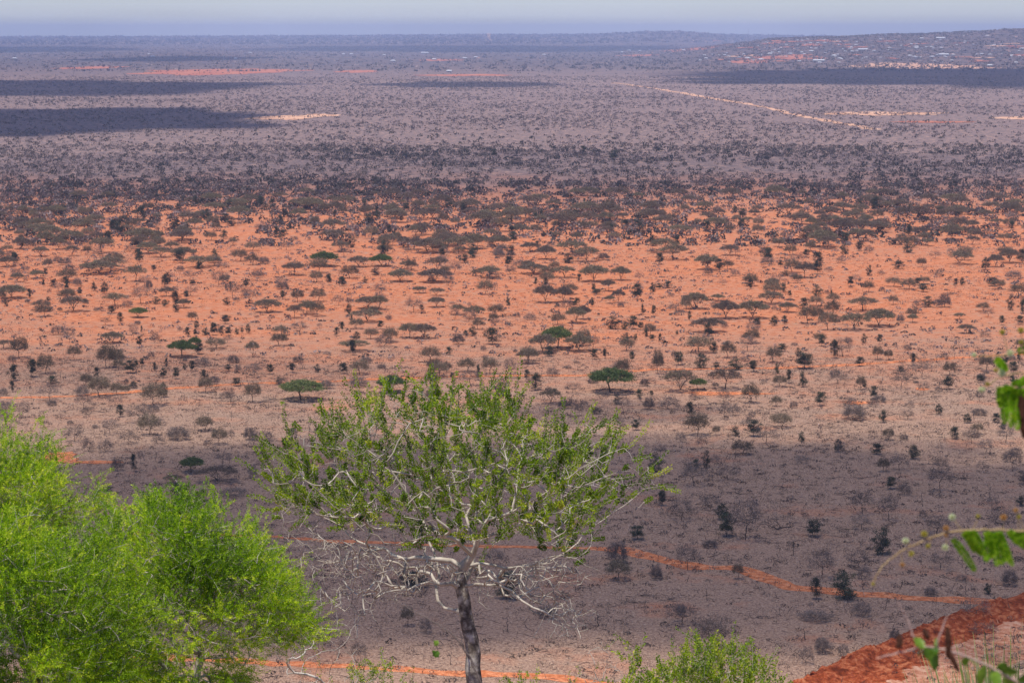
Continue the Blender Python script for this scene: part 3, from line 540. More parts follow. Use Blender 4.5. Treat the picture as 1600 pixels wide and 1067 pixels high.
for (k, px, py, wp, hp) in HL:
    x, y, _ = gp(px, py); dist = (np.array([x, y, -EYE]) @ FWD); m = dist / FPX; el = math.atan2(EYE, math.hypot(x, y))
    HW = wp * m; HH = max(hp * m - HW * 0.25 * math.sin(el), 0.4) / math.cos(el)
    g_ = {'U': 1.12, 'G': 1.08, 'R': 1.1}.get(k, 1.0); placed.append((k, x, y, HW * g_, HH * g_, px, py))
NH = len(placed)
# ---- labels for the hand-placed ones: what they look like, where they stand relative to named neighbours
LOOK = {'U': 'olive-grey flat-topped acacia', 'G': 'green flat-topped acacia', 'E': 'dark evergreen bush', 'S': 'rounded grey shrub', 'B': 'bare twiggy tree', 'R': 'thin brown thorn tree', 'D': 'dead upright stump', 'L': 'fallen dead branch'}
LAND = [(953, 613, 'the largest green acacia'), (470, 625, 'the lone green acacia above the spur tree'), (284, 558, 'the bright green acacia pair'), (871, 545, 'the three joined green-topped acacias'), (650, 528, 'the twin grey acacias on orange soil'),
        (1257, 576, 'the wide dark bush beside the track'), (1133, 608, 'the brown acacia beside the long track'), (345, 522, 'the row of dark bushes'), (575, 490, 'the three stacked acacias on orange soil'), (680, 441, 'the wide low grey acacia'), (507, 416, 'the rounded dark green tree'),
        (155, 428, 'the wide acacia pair at upper left'), (18, 466, 'the broad acacia at the left edge'), (220, 475, 'the tall bare tree at left'), (880, 472, 'the joined grey acacias'), (996, 468, 'the tall dark bush on orange soil'), (976, 515, 'the row of low dark bushes'),
        (1373, 510, 'the twin spreading acacias at right'), (1257, 434, 'the lone dark acacia at right'), (1440, 590, 'the bare tree by the long track'), (240, 634, 'the spreading brown tree at left'), (150, 706, 'the two round grey shrubs'), (320, 750, 'the dark acacia at the shade edge'),
        (1177, 682, 'the conical dark bush on pale ground'), (1335, 655, 'the fuzzy grey thicket at right'), (1165, 844, 'the largest leaning bare tree'), (1320, 936, 'the big bush below the lower track'), (1378, 866, 'the tall dark bush in shade'), (1391, 764, 'the round dark bush in shade'),
        (965, 880, 'the grey shrub hiding the lower track'), (1582, 736, 'the bare tree at the right edge'), (1550, 447, 'the spiky dark bush at far right'), (1443, 456, 'the dark thicket on orange soil'), (769, 538, 'the forked dark bush mid photo'), (410, 708, 'the bare tree left of the spurs'),
        (1579, 485, 'the thin dark bushes at right edge'), (1275, 1030, 'the grey shrubs by the red road'), (1136, 498, 'the acacia pair near orange clearing'), (1215, 828, 'the heap of dead branches'), (640, 950, 'the lichened trunk of the spur tree'), (935, 245, 'the two dark crowns far out'), (565, 290, 'the far vase-shaped bare tree')]
LREC = []
def label_all():
    ORD = ['', 'second ', 'third ', 'fourth ', 'fifth ', 'sixth ', 'seventh ', 'eighth ', 'ninth ', 'tenth ']; bins = {}
    for k, px, py, o in LREC:
        L = min(LAND, key=lambda q: (q[0] - px) ** 2 + ((q[1] - py) * 1.8) ** 2); dx, dy = px - L[0], py - L[1]
        if abs(dx) < 9 and abs(dy) < 5: rel = 'at'
        elif abs(dx) > abs(dy) * 1.6: rel = 'right of' if dx > 0 else 'left of'
        else: rel = 'in front of' if dy > 0 else 'behind'
        bins.setdefault((k, rel, L[2]), []).append((math.hypot(dx, dy * 1.8), o))
    for (k, rel, ph), lst in bins.items():
        lst.sort(key=lambda q: q[0])
        for n_, (d, o) in enumerate(lst):
            if rel == 'at': o['label'] = f'{LOOK[k]} {ORD[min(n_, 9)]}closest to the spot of {ph}' if n_ or LOOK[k].split()[-1] not in ph else f'{LOOK[k]} that is {ph}'
            elif len(lst) == 1: o['label'] = f'{LOOK[k]} {rel} {ph}'
            elif n_ < 10: o['label'] = f'{LOOK[k]}, {ORD[n_]}nearest {rel} {ph}'
            else: o['label'] = f'{LOOK[k]} well {rel} {ph}'; o['group'] = o['label'] + ', scattered'
GRP = {'U': 'umbrella acacias dotted over the plain', 'G': 'green umbrella acacias on the plain', 'E': 'dark evergreen bushes on the plain', 'S': 'bare grey shrubs on the plain', 'B': 'leafless trees on the plain', 'R': 'thin brown thorn trees on the plain', 'D': 'dead stumps in the grass', 'L': 'fallen branches in the grass'}
for i, (k, x, y, HW, HH, px, py) in enumerate(placed): plant(k, x, y, HW, HH, None, GRP[k])
# ---- random fill of the same kinds, nearest first, up to 300 of a kind
PX = np.array([(p[1], p[2]) for p in placed]); allxy = list(map(tuple, PX))
def region(px, py):
    side = 'left' if px < 533 else 'middle' if px < 1067 else 'right'
    return side
def fill(kind, n, y0, y1, ws, hs, mind, word, clump=0.0, px0=-40, px1=1640, dens=None):
    """n plants between rows y0 (far) and y1 (near), evenly by ground area or gathered"""
    got = 0; tries = 0; fa, ne = gp(800, y0)[1], gp(800, y1)[1]
    while got < n and tries < n * 60:
        tries += 1; Y = math.sqrt(rng.uniform(ne * ne, fa * fa)); px = rng.uniform(px0, px1); X = (px - 800) / FPX * Y * 1.0
        if clump and vnoise(X / 45, Y / 45, 77) < rng.uniform(-1, 1) * (1.4 - clump) - 0.1: continue
        a, b = pix(X, Y)
        if 395 < a < 1035 and b > 640 and kind not in 'DL': continue
        if a < 480 and b > 700 and kind not in 'DL': continue
        A = np.array(allxy[-1500:]); 
        if (((A[:, 0] - X) ** 2 + (A[:, 1] - Y) ** 2) < mind * mind).any(): continue
        W_ = rng.uniform(*ws); H_ = rng.uniform(*hs) * (0.75 + 0.5 * (W_ - ws[0]) / (ws[1] - ws[0])); side = region(a, b)
        plant(kind, X, Y, W_, H_, None, GRP[kind]); allxy.append((X, Y)); got += 1
fill('U', 215, 306, 428, (5.0, 12.0), (4.0, 6.2), 7.0, 'olive-grey flat-topped acacia', 0.7)
fill('E', 120, 318, 430, (2.2, 4.6), (2.8, 4.8), 4.0, 'dark evergreen bush', 0.6)
fill('S', 100, 325, 450, (2.6, 5.2), (1.8, 3.2), 4.0, 'rounded grey shrub', 0.5)
fill('S', 90, 430, 700, (0.9, 2.4), (0.6, 1.7), 3.0, 'rounded grey shrub', 0.2)
fill('R', 150, 322, 470, (3.6, 6.5), (2.8, 4.8), 5.0, 'brown thorn tree', 0.5)
fill('B', 60, 330, 560, (3, 5.5), (2.8, 4.6), 4.0, 'leafless tree')
fill('B', 50, 600, 1020, (2.5, 5.5), (2.4, 4.8), 6.0, 'x')
fill('S', 36, 560, 1020, (1.4, 3.2), (1.0, 2.2), 5.0, 'x')
fill('R', 36, 470, 700, (3.0, 5.0), (2.6, 4.2), 5.0, 'x')
fill('E', 30, 430, 640, (1.4, 2.8), (2.0, 3.6), 4.0, 'x', 0.4)
fill('D', 170, 560, 1040, (0.5, 1.5), (0.8, 2.2), 2.0, 'dead stump')
fill('L', 130, 580, 1040, (2.0, 6.0), (0.4, 1.1), 2.5, 'fallen branch')
label_all()

# ------------------------------------------------------------------ ground cover that nobody could count
def scatter_xy(n, y0, y1, margin=60, ex=2.0, clump=0.0, cs=40.0, seed=1):
    fa, ne = gp(800, y0)[1], gp(800, y1)[1]; u = rng.uniform(0, 1, n * 3); Y = (ne ** ex + u * (fa ** ex - ne ** ex)) ** (1 / ex)
    X = rng.uniform(-800 - margin, 800 + margin, n * 3) / FPX * Y
    if clump > 0:
        k = (vnoise(X / cs, Y / cs, seed) * 0.6 + vnoise(X / cs * 3.1, Y / cs * 3.1, seed + 5) * 0.4) > rng.uniform(-1, 1, n * 3) * (1.2 - clump) + clump * 0.1
        X, Y = X[k], Y[k]
    return X[:n], Y[:n]
def tufts(mb, X, Y, blades, hr, spread, wd, tint0=0.2, tint1=0.9, lean=0.7):
    n = len(X); Z = terrain(X, Y); base = np.repeat(np.c_[X, Y, Z - 0.02], blades, 0); m = n * blades
    h = np.repeat(rng.uniform(*hr, n), blades) * rng.uniform(0.5, 1.1, m); off = rng.normal(size=(m, 2)); base[:, :2] += off * (h * spread)[:, None]
    d = unit(np.c_[off * lean + rng.normal(size=(m, 2)) * 0.4, rng.uniform(0.25, 1.2, m)])
    tint = np.clip(np.repeat(rng.uniform(tint0, tint1, n), blades) + rng.normal(size=m) * 0.1, 0, 1)
    leaves(mb, base, d, rdirs(m), h, h * wd, tint)
def blobs(mb, X, Y, per, wr, hr, tint0=0.0, tint1=1.0, q=0.42, pw=1.0):
    """low-poly bushes: clusters of leaf-clump faces in a dome"""
    n = len(X); Z = terrain(X, Y); w_ = rng.uniform(*wr, n); h_ = rng.uniform(*hr, n) * (0.6 + 0.4 * w_ / wr[1]); m = n * per
    W_ = np.repeat(w_, per); H_ = np.repeat(h_, per); th = rng.uniform(0, 2 * PI, m); u = rng.uniform(0.05, 1, m); r = np.sqrt(1 - (u * 0.9) ** 2) * rng.uniform(0.3, 1, m) ** 0.5
    P = np.c_[np.repeat(X, per) + W_ / 2 * r * np.cos(th), np.repeat(Y, per) + W_ / 2 * r * np.sin(th), np.repeat(Z, per) + H_ * u * 0.8]
    s = W_ * q * rng.uniform(0.6, 1.2, m); d = rdirs(m, 0.1); tint = np.clip(np.repeat(tint0 + (tint1 - tint0) * rng.uniform(0, 1, n) ** pw, per) + rng.normal(size=m) * 0.08, 0, 1)
    leaves(mb, P - d * s[:, None] * 0.5, d, rdirs(m), s, s * 0.8, tint)
mb = MB(); X, Y = scatter_xy(46000, 540, 1075, 60, 2.0, 0.4, 14, 2); tufts(mb, X, Y, 8, (0.14, 0.48), 0.9, 0.2, 0.0, 1.0)
X, Y = scatter_xy(2200, 560, 1075, 60, 2.0, 0.5, 20, 8); tufts(mb, X, Y, 16, (0.5, 1.1), 0.5, 0.05, 0.0, 0.35, 0.5)
X, Y = scatter_xy(11000, 560, 1075, 60, 2.0, 0.5, 12, 33); n_ = len(X); a_ = rng.normal(size=n_) * 0.5 + PI * rng.integers(0, 2, n_); st_ = rng.random(n_) < 0.35
d_ = unit(np.c_[np.cos(a_), np.sin(a_), np.where(st_, rng.uniform(0.8, 3, n_), rng.uniform(0.0, 0.25, n_))]); ll_ = np.where(st_, rng.uniform(0.5, 1.6, n_), rng.uniform(0.6, 2.6, n_))
leaves(mb, np.c_[X, Y, terrain(X, Y) + 0.02], d_, np.tile([[0.1, 1.0, 0.3]], (n_, 1)), ll_, rng.uniform(0.05, 0.12, n_), np.where(rng.random(n_) < 0.45, 0.08, rng.uniform(0.5, 1.0, n_)))
X, Y = scatter_xy(5200, 560, 1075, 60, 2.0, 0.5, 18, 41); blobs(mb, X, Y, 22, (0.5, 1.7), (0.3, 0.8), 0.05, 0.8, 0.2)
setp(mb.obj('dry_grass', M['tuft']), 'low dry grass and litter covering the near plain', 'grass', kind='stuff')
mb = MB(); X, Y = scatter_xy(13000, 380, 580, 60, 2.0, 0.55, 30, 3); tufts(mb, X, Y, 8, (0.2, 0.7), 1.0, 0.22, 0.1, 0.8)
X, Y = scatter_xy(5200, 318, 560, 60, 2.0, 0.5, 40, 4); blobs(mb, X, Y, 16, (0.6, 2.4), (0.4, 1.3), 0.3, 1.0, 0.3)
setp(mb.obj('low_scrub', M['scrub']), 'low brown scrub scattered over the orange soil', 'scrub', kind='stuff')
mb = MB(); X, Y = scatter_xy(2600, 285, 385, 60, 2.0, 0.6, 60, 12); blobs(mb, X, Y, 40, (2.0, 7.0), (1.6, 4.2), 0.2, 0.95, 0.2)
X, Y = scatter_xy(9000, 228, 335, 60, 2.0, 0.55, 60, 5); blobs(mb, X, Y, 16, (1.2, 4.4), (0.9, 2.6), 0.4, 1.0, 0.28)
X, Y = scatter_xy(1300, 225, 340, 60, 2.0, 0.4, 60, 15); blobs(mb, X, Y, 30, (1.8, 4.6), (2.0, 4.2), 0.0, 0.35, 0.24)
X, Y = scatter_xy(380, 282, 308, 60, 2.0, 0.7, 60, 6); blobs(mb, X, Y, 30, (3, 7), (2.0, 4.0), 0.15, 0.7, 0.26)
X, Y = scatter_xy(700, 234, 262, 60, 2.0, 0.8, 90, 7); k_ = X > -120 + 60 * vnoise(Y / 50, Y * 0, 3); X, Y = X[k_], Y[k_]; blobs(mb, X, Y, 24, (2.5, 7), (2.0, 4.0), 0.15, 0.7, 0.26)
setp(mb.obj('dense_scrub_belt', M['scrub']), 'dense dark scrub belt between the orange soil and the far grey plain', 'scrub', kind='stuff')
mb = MB(); X, Y = scatter_xy(24000, 120, 238, 60, 1.1, 0.55, 150, 9); blobs(mb, X, Y, 9, (1.4, 4.8), (1.0, 2.4), 0.5, 1.0, 0.4)
X, Y = scatter_xy(2300, 105, 300, 60, 1.2, 0.4, 160, 10); blobs(mb, X, Y, 16, (2.0, 5.5), (1.8, 4.0), 0.05, 0.4, 0.3)
setp(mb.obj('far_scrub', M['scrub']), 'grey scrub speckling the far plain', 'scrub', kind='stuff')
def hill_scatter(n, px0, px1, r0, r1, ex=1.0):
    px = rng.uniform(px0, px1, n); Y = (r0 ** ex + rng.uniform(0, 1, n) * (r1 ** ex - r0 ** ex)) ** (1 / ex); return (px - 800) / FPX * Y, Y
mb = MB(); X, Y = hill_scatter(5600, 850, 1680, 5200, 9500); k_ = rng.random(5600) < np.clip((800 + FPX * X / Y - 850) / 500, 0.1, 1); X, Y = X[k_], Y[k_]; blobs(mb, X, Y, 7, (6, 13), (3, 6.5), 0.25, 0.95, 0.45)
X, Y = hill_scatter(6000, -60, 1660, 5000, 14000); blobs(mb, X, Y, 6, (7, 18), (2.5, 4.5), 0.35, 1.0, 0.45)
X, Y = hill_scatter(5000, -60, 1300, 14000, 21500, 1.0); blobs(mb, X, Y, 6, (15, 60), (6, 12), 0.3, 1.0, 0.5)
setp(mb.obj('far_woodland', M['scrub']), 'dark woodland on the far ridge and hills', 'woodland', kind='stuff')

# ------------------------------------------------------------------ the hillside village, mast and smoke
M['wall'] = plain('whitewashed_wall', (0.62, 0.56, 0.5)); M['roofw'] = plain('bright_iron_roof', (0.52, 0.51, 0.52), 0.55, 0.0); M['roofr'] = plain('rusty_iron_roof', (0.42, 0.22, 0.16), 0.6); M['opening'] = plain('dark_opening', (0.03, 0.03, 0.035))
def house_meshes(lx, ly, hz, hip=False):
    a = MB(); box(a, (0, 0, hz / 2), (lx, ly, hz), 0, 0)
    box(a, (-lx * 0.1, -ly / 2, 1.05), (1.0, 0.1, 2.1), 0, 1); box(a, (lx * 0.25, -ly / 2, 1.6), (1.3, 0.1, 1.0), 0, 1); box(a, (-lx * 0.35, -ly / 2, 1.6), (1.3, 0.1, 1.0), 0, 1)
    r = MB(); e = 0.5; h = ly * 0.28; X = lx / 2 + e; Y = ly / 2 + e; t = 0.12
    for s in (-1, 1):
        r.add([[-X, s * Y, hz - 0.1], [X, s * Y, hz - 0.1], [X - (ly / 2 if hip else 0), 0, hz + h], [-X + (ly / 2 if hip else 0), 0, hz + h]], [[0, 1, 2, 3] if s < 0 else [3, 2, 1, 0]])
        r.add([[s * X, -Y, hz - 0.1], [s * X, Y, hz - 0.1], [s * (X - (ly / 2 if hip else 0)), 0, hz + h], [s * (X - (ly / 2 if hip else 0)), 0, hz + h - 0.01]], [[0, 1, 2, 3]])
    return a, r
HM = []
for (lx, ly, hz, hip, rf) in ((9, 6, 2.8, False, 'roofw'), (13, 7, 3.0, True, 'roofw'), (8, 6, 2.6, False, 'roofr'), (26, 9, 4.0, False, 'roofw')):
    a, r = house_meshes(lx, ly, hz, hip); HM.append((a.mesh('walls_mesh', [M['wall'], M['opening']]), r.mesh('roof_mesh', M[rf])))
def house(px, py, v, label, sc_=1.0):
    c = hillspot(px, py)
    if c is None: return
    o = bpy.data.objects.new('house', None); COL.objects.link(o); o.location = (c[0], c[1], float(terrain(c[0], c[1])) + 0.1); o.rotation_euler = (0, 0, rng.uniform(-0.5, 0.5)); o.scale = (sc_,) * 3
    for nm, me in (('walls', HM[v][0]), ('roof', HM[v][1])):
        q = bpy.data.objects.new(nm, me); COL.objects.link(q); q.parent = o
    gx = 'left' if px < 533 else 'middle' if px < 1067 else 'right'
    setp(o, label, 'house', 'houses of the far settlement')
big = [(1279, 97.5, 3, 'longest pale shed, standing at the lower edge of the village'), (1348, 80, 3, 'white long building in the middle of the hillside village'), (1432, 75, 1, 'large white house high on the hillside village'), (1268, 82, 1, 'white house above the long pale shed'), (1303, 89, 1, 'white house just right of the long shed'),
       (1470, 62, 3, 'white shed near the top of the settled hill'), (1440, 62, 1, 'bright white house under the hill crest'), (1547, 104.5, 1, 'lone white house at the lower right village edge'), (1168, 93, 1, 'white house at the left foot of the village'), (1189, 95, 1, 'pale house at the left lower village edge'),
       (1474, 88, 3, 'pale shed in the right part of the village'), (1203, 86, 1, 'white house below the mast'), (664, 84.5, 3, 'bright white building far out in the middle plain'), (678, 94.5, 1, 'white house in front of the bright far building'), (614, 97, 1, 'white shed among far houses left of centre'),
       (549, 86, 1, 'small white building at the end of the dark far strip'), (537, 86, 0, 'little white house left of the dark strip building'), (239, 90, 1, 'white house far out on the left plain'), (233, 86, 0, 'tiny pale house behind the left plain white house'), (23, 93, 1, 'lone white house at the far left'),
       (368, 93, 0, 'tiny bright house left of centre on the far plain'), (391, 84, 1, 'pale low building on the far plain left of centre'), (702, 113.5, 0, 'lone small pale house nearest in the middle plain'), (743, 91, 0, 'small house in the group behind the middle plain'), (748, 93, 2, 'rust-roofed house in the middle plain group'),
       (600, 87.5, 0, 'small white house behind the far sheds'), (726, 92.5, 1, 'white house left of the middle plain group'), (850, 87, 0, 'tiny white house in front of the low wooded hill'), (983, 80, 1, 'pale building at the left end of the village strip'), (1000, 81, 0, 'small house on the village strip, left end'),
       (1015, 79, 0, 'small white house in the village strip'), (1068, 80, 1, 'white house above the red soil strip'), (1020, 84, 2, 'rust-roofed house by the red soil strip'), (972, 83, 0, 'white hut at the far left of the village strip')]
for (a, b, v, lb) in big: house(a, b, v, lb, 1.1)
HREC = []
for k in range(170):
    a = 1090 + 520 * rng.random() ** 0.9; b = rng.uniform(np.interp(a, [1090, 1200, 1400, 1600], [72, 64, 60, 52]), 101) if rng.random() < 0.6 else rng.choice([66, 72, 78, 88]) + rng.normal() * 2
    if b < np.interp(a, [1090, 1200, 1400, 1600], [70, 63.5, 59, 51]): continue
    v = int(rng.choice([0, 0, 1, 2])); side = 'left' if a < 1260 else 'middle' if a < 1430 else 'right'; row = 'upper' if b < 80 else 'lower'
    L_ = min([q for q in big if q[0] > 1100], key=lambda q: (q[0] - a) ** 2 + ((q[1] - b) * 3) ** 2); dx, dy = a - L_[0], (b - L_[1]) * 3
    rel = ('right of' if dx > 0 else 'left of') if abs(dx) > abs(dy) else ('below' if dy > 0 else 'above'); HREC.append((L_, v == 2, rel, math.hypot(dx, dy), a, b, v))
HS = {}
for r_ in sorted(HREC, key=lambda q: q[3]):
    key = (r_[0][3], r_[1], r_[2]); HS[key] = HS.get(key, 0) + 1; od = ['', 'second ', 'third ', 'fourth ', 'fifth ', 'sixth ', 'seventh ', 'eighth ', 'ninth ', 'tenth '][min(HS[key] - 1, 9)]
    house(r_[4], r_[5], r_[6], f"tiny {'rust-roofed ' if r_[1] else ''}house, {od}nearest {r_[2]} the {' '.join(r_[0][3].split(',')[0].split()[:8])}", rng.uniform(0.55, 0.95))
c = hillspot(1169, 61.5); mast = empty('radio_mast', (c[0], c[1], float(terrain(c[0], c[1]))), label='thin lattice radio mast rising above the village skyline', cat='radio mast')
mb = MB(); hM = 15.5 * c[1] / FPX; corners = [(math.cos(a), math.sin(a)) for a in (0.5, 0.5 + 2 * PI / 3, 0.5 + 4 * PI / 3)]
for (cx_, cy_) in corners: tube(mb, [(cx_ * 1.6, cy_ * 1.6, 0), (cx_ * 0.9, cy_ * 0.9, hM)], 0.22, 4)
for k in range(10):
    z0 = hM * k / 10; z1 = hM * (k + 1) / 10; f0 = 1.6 - 0.7 * k / 10; f1 = 1.6 - 0.7 * (k + 1) / 10
    for q in range(3):
        A_, B_ = corners[q], corners[(q + 1) % 3]; tube(mb, [(A_[0] * f0, A_[1] * f0, z0), (B_[0] * f1, B_[1] * f1, z1)], 0.1, 4)
M['steel'] = plain('grey_steel', (0.16, 0.16, 0.17), 0.5, 0.3)
mb.obj('lattice', M['steel'], mast); mb = MB(); tube(mb, [(0, 0, hM - 0.2), (0, 0, hM + 4)], 0.15, 5); mb.obj('antenna', M['steel'], mast)
mb = MB()
for k in range(4): tube(mb, [(1.3 * math.cos(k * 1.57), 1.3 * math.sin(k * 1.57), hM - 4), (1.3 * math.cos(k * 1.57), 1.3 * math.sin(k * 1.57), hM - 1)], 0.5, 6)
mb.obj('dish', M['steel'], mast)
# pale dust rising far out
mb = MB(); c = hillspot(767, 66.5)
if c is not None:
    s_ = c[1] / FPX; n_ = 900; t_ = rng.uniform(0, 1, n_) ** 0.8; wob = np.sin(t_ * 9) * 1.0 * s_
    Pq = np.c_[c[0] - t_ * 4 * s_ + wob + rng.normal(size=n_) * (0.5 + t_ * 0.9) * s_, c[1] + rng.normal(size=n_) * 20, terrain(c[0], c[1]) + t_ * 13 * s_ + rng.normal(size=n_) * s_ * 0.5]
    leaves(mb, Pq, rdirs(n_), rdirs(n_), 1.1 * s_, 0.9 * s_, 0.5); setp(mb.obj('dust_plume', plain('pale_dust', (0.9, 0.66, 0.55), 0.9)), 'thin pale plume of dust rising from the far plain', 'dust', kind='stuff')

# ------------------------------------------------------------------ foreground: the bare-branched tree with leafy spurs
M['whitebark'] = bark_mat('pale_twig_bark', [(0.3, (0.28, 0.24, 0.19)), (0.7, (0.62, 0.56, 0.47))], 3.0, 0.1)
M['lichen'] = bark_mat('lichened_trunk_bark', [(0.34, (0.05, 0.04, 0.032)), (0.47, (0.16, 0.13, 0.105)), (0.56, (0.34, 0.30, 0.25)), (0.70, (0.60, 0.55, 0.48))], 5.0, 1.0)
M['spur'] = leaf_mat('spur_leaves', [(0.0, (0.04, 0.085, 0.004)), (0.45, (0.17, 0.29, 0.004)), (0.85, (0.40, 0.52, 0.01)), (1.0, (0.62, 0.62, 0.07))], 0.45, 0.6, False)
M['feather'] = leaf_mat('feathery_leaves', [(0.0, (0.05, 0.11, 0.003)), (0.35, (0.18, 0.34, 0.003)), (0.7, (0.40, 0.60, 0.006)), (1.0, (0.72, 0.78, 0.05))], 0.45, 0.7, False)
def inpoly(P, poly):
    x, y = P[:, 0], P[:, 1]; c = np.zeros(len(P), bool); n = len(poly)
    for i in range(n):
        (x0, y0), (x1, y1) = poly[i], poly[i - 1]; c ^= ((y0 > y) != (y1 > y)) & (x < (x1 - x0) * (y - y0) / (y1 - y0 + 1e-12) + x0)
    return c
def whips(mb, twb, start, d0, L, per, lsz, tint, up=0.35, k=6, rad=0.006, spread=0.03):
    """leafy spurs: short whips clothed in leaf tufts all round"""
    n = len(start); t = np.linspace(0, 1, k)
    bend = rng.normal(size=(n, 3)) * 0.14; bend[:, 2] += up * 0.4
    path = start[:, None] + d0[:, None] * (L[:, None, None] * t[None, :, None]) + (bend * L[:, None])[:, None] * (t ** 2)[None, :, None]
    for q in range(n): tube(twb, path[q], np.linspace(rad, rad * 0.4, k), 3)
    u = np.tile(np.linspace(0.04, 1, per), (n, 1)) + rng.normal(size=(n, per)) * 0.02; u = np.clip(u, 0, 1); u = np.round(u * per * 0.42) / (per * 0.42) * 0.75 + u * 0.25
    P = start[:, None] + d0[:, None] * (L[:, None] * u)[..., None] + (bend * L[:, None])[:, None] * (u ** 2)[..., None]
    P = P.reshape(-1, 3); m = len(P); side = rdirs(m); ax = np.repeat(d0, per, 0); side = unit(side - ax * (side * ax).sum(1, keepdims=True) * 0.75)
    P = P + side * spread * rng.uniform(0.0, 0.9, m)[:, None]
    d = unit(side + ax * 0.5 + rng.normal(size=(m, 3)) * 0.3)
    leaves(mb, P, d, rdirs(m, 0.4), lsz * rng.uniform(0.7, 1.3, m), lsz * 0.62 * rng.uniform(0.7, 1.2, m), np.clip(np.repeat(tint, per) + rng.normal(size=m) * 0.16, 0, 1))

def center_tree():
    D = 46.0; base = P3(741, 1063, D); gz = float(terrain(base[0], base[1])); root = empty('spur_leaved_tree', (base[0], base[1], gz), label='large spreading tree with pale branches and green leafy spurs on dark trunk', cat='tree')
    o = np.array([base[0], base[1], gz]); p = lambda x, y, dy=0.0: P3(x, y, D + dy) - o
    tr = Tree(60000); tr.limb([(0.05, 0, -0.3), p(742, 1110), p(741, 1063), p(737, 1000), p(727, 955), p(720, 915), p(722, 886)], step=0.25, jit=0.015)
    trunkN = tr.n
    limbs = [[(718, 950, 0), (695, 950, .2), (684, 938, .3), (681, 915, .5), (684, 885, .7), (678, 862, 1.0), (664, 820, 1.6), (640, 770, 2.2)],
             [(718, 917, 0), (688, 913, -.3), (650, 915, -.7), (618, 922, -1.0), (585, 935, -1.3)],
             [(722, 888, 0), (738, 868, -.1), (748, 835, -.4), (762, 812, -.6), (800, 800, -.8), (835, 780, -1.0), (870, 755, -1.2), (925, 722, -1.4), (975, 700, -1.4)],
             [(722, 888, 0), (706, 876, .1), (668, 872, .3), (634, 874, .5), (600, 856, .7), (560, 846, 1.0), (515, 812, 1.3), (470, 795, 1.5), (425, 765, 1.6)],
             [(722, 888, 0), (748, 880, .2), (790, 888, .4), (835, 882, .6), (885, 862, 1.0), (930, 820, 1.4), (975, 790, 1.6), (1010, 760, 1.7)],
             [(720, 905, 0), (738, 884, .3), (742, 850, .7), (728, 805, 1.0), (712, 760, 1.2), (700, 715, 1.3), (690, 670, 1.4)],
             [(738, 868, -.1), (715, 845, -.6), (690, 838, -.9), (650, 843, -1.2), (618, 851, -1.5), (570, 830, -1.9), (520, 790, -2.2), (470, 745, -2.4)],
             [(748, 835, -.4), (740, 790, -.9), (735, 740, -1.2), (742, 690, -1.4), (760, 650, -1.5)],
             [(800, 800, -.8), (808, 750, -.5), (818, 705, -.3), (810, 665, -.2)],
             [(690, 838, -.9), (655, 800, -1.2), (625, 755, -1.4), (605, 722, -1.5), (622, 690, -1.5), (640, 662, -1.5), (680, 648, -1.5)],
             [(605, 722, -1.5), (570, 700, -1.5), (540, 680, -1.4)], [(742, 850, .7), (790, 830, 1.3), (850, 800, 1.9), (900, 760, 2.3), (930, 710, 2.4)],
             [(720, 925, 0), (745, 912, -.3), (780, 914, -.6), (815, 938, -.9), (850, 955, -1.1), (880, 975, -1.3)], [(835, 882, .6), (868, 868, .2), (900, 872, 0), (935, 890, -.2)],
             [(634, 874, .5), (632, 900, .3), (635, 930, .2)], [(600, 856, .7), (560, 870, .4), (515, 880, .2), (470, 870, 0)],
             [(870, 755, -1.2), (905, 762, -1.5), (945, 745, -1.8), (985, 735, -1.9)], [(560, 846, 1.0), (520, 860, 1.2), (475, 850, 1.4), (440, 820, 1.6)]]
    for L in limbs: tr.limb([p(*q) for q in L], step=0.28, jit=0.025, near=True)
    crown = [(398, 742), (405, 712), (440, 690), (470, 668), (500, 652), (530, 655), (556, 618), (580, 612), (600, 596), (640, 592), (660, 600), (700, 600), (716, 606), (760, 612), (800, 612), (826, 640), (832, 672), (858, 690), (880, 660), (905, 655), (950, 668), (985, 690), (1010, 712), (1030, 742), (1024, 780), (1000, 800), (965, 790), (940, 800), (930, 840), (920, 870), (900, 890), (870, 860), (800, 850), (740, 872), (660, 868), (600, 835), (520, 835), (470, 825), (420, 808), (405, 780)]
    def sample(n, poly, dmax, bias=0.0):
        out = []; xs = [q[0] for q in poly]; ys = [q[1] for q in poly]; cx, cy = 715, 760
        while len(out) < n:
            x = rng.uniform(min(xs), max(xs)); y = rng.uniform(min(ys), max(ys)); f = rng.uniform(-1, 1); s = math.sqrt(1 - f * f) * 0.45 + 0.55
            qx, qy = cx + (x - cx) / s, cy + (y - cy) / s
            if not inpoly(np.array([[qx, qy]]), poly)[0] or not inpoly(np.array([[x, y]]), poly)[0]: continue
            if rng.random() > 0.22 + 0.9 * (0.5 + 0.5 * float(vnoise(x / 42, y / 36 + f * 1.5, 31))) + bias: continue
            out.append(p(x, y, f * dmax))
        return np.array(out)
    A = sample(1150, crown, 3.0); top = tr.p[trunkN - 1].copy()
    tipsA = tr.attach(A, 0.22, 0.13, top, 0.22, minz=top[2] - 0.2)
    n0 = tr.n; dead = [(430, 812), (520, 840), (600, 862), (700, 880), (790, 890), (860, 868), (935, 880), (925, 912), (895, 930), (925, 990), (905, 1000), (840, 962), (790, 935), (760, 955), (735, 925), (690, 920), (640, 940), (600, 948), (560, 935), (520, 960), (488, 965), (470, 900), (440, 850)]
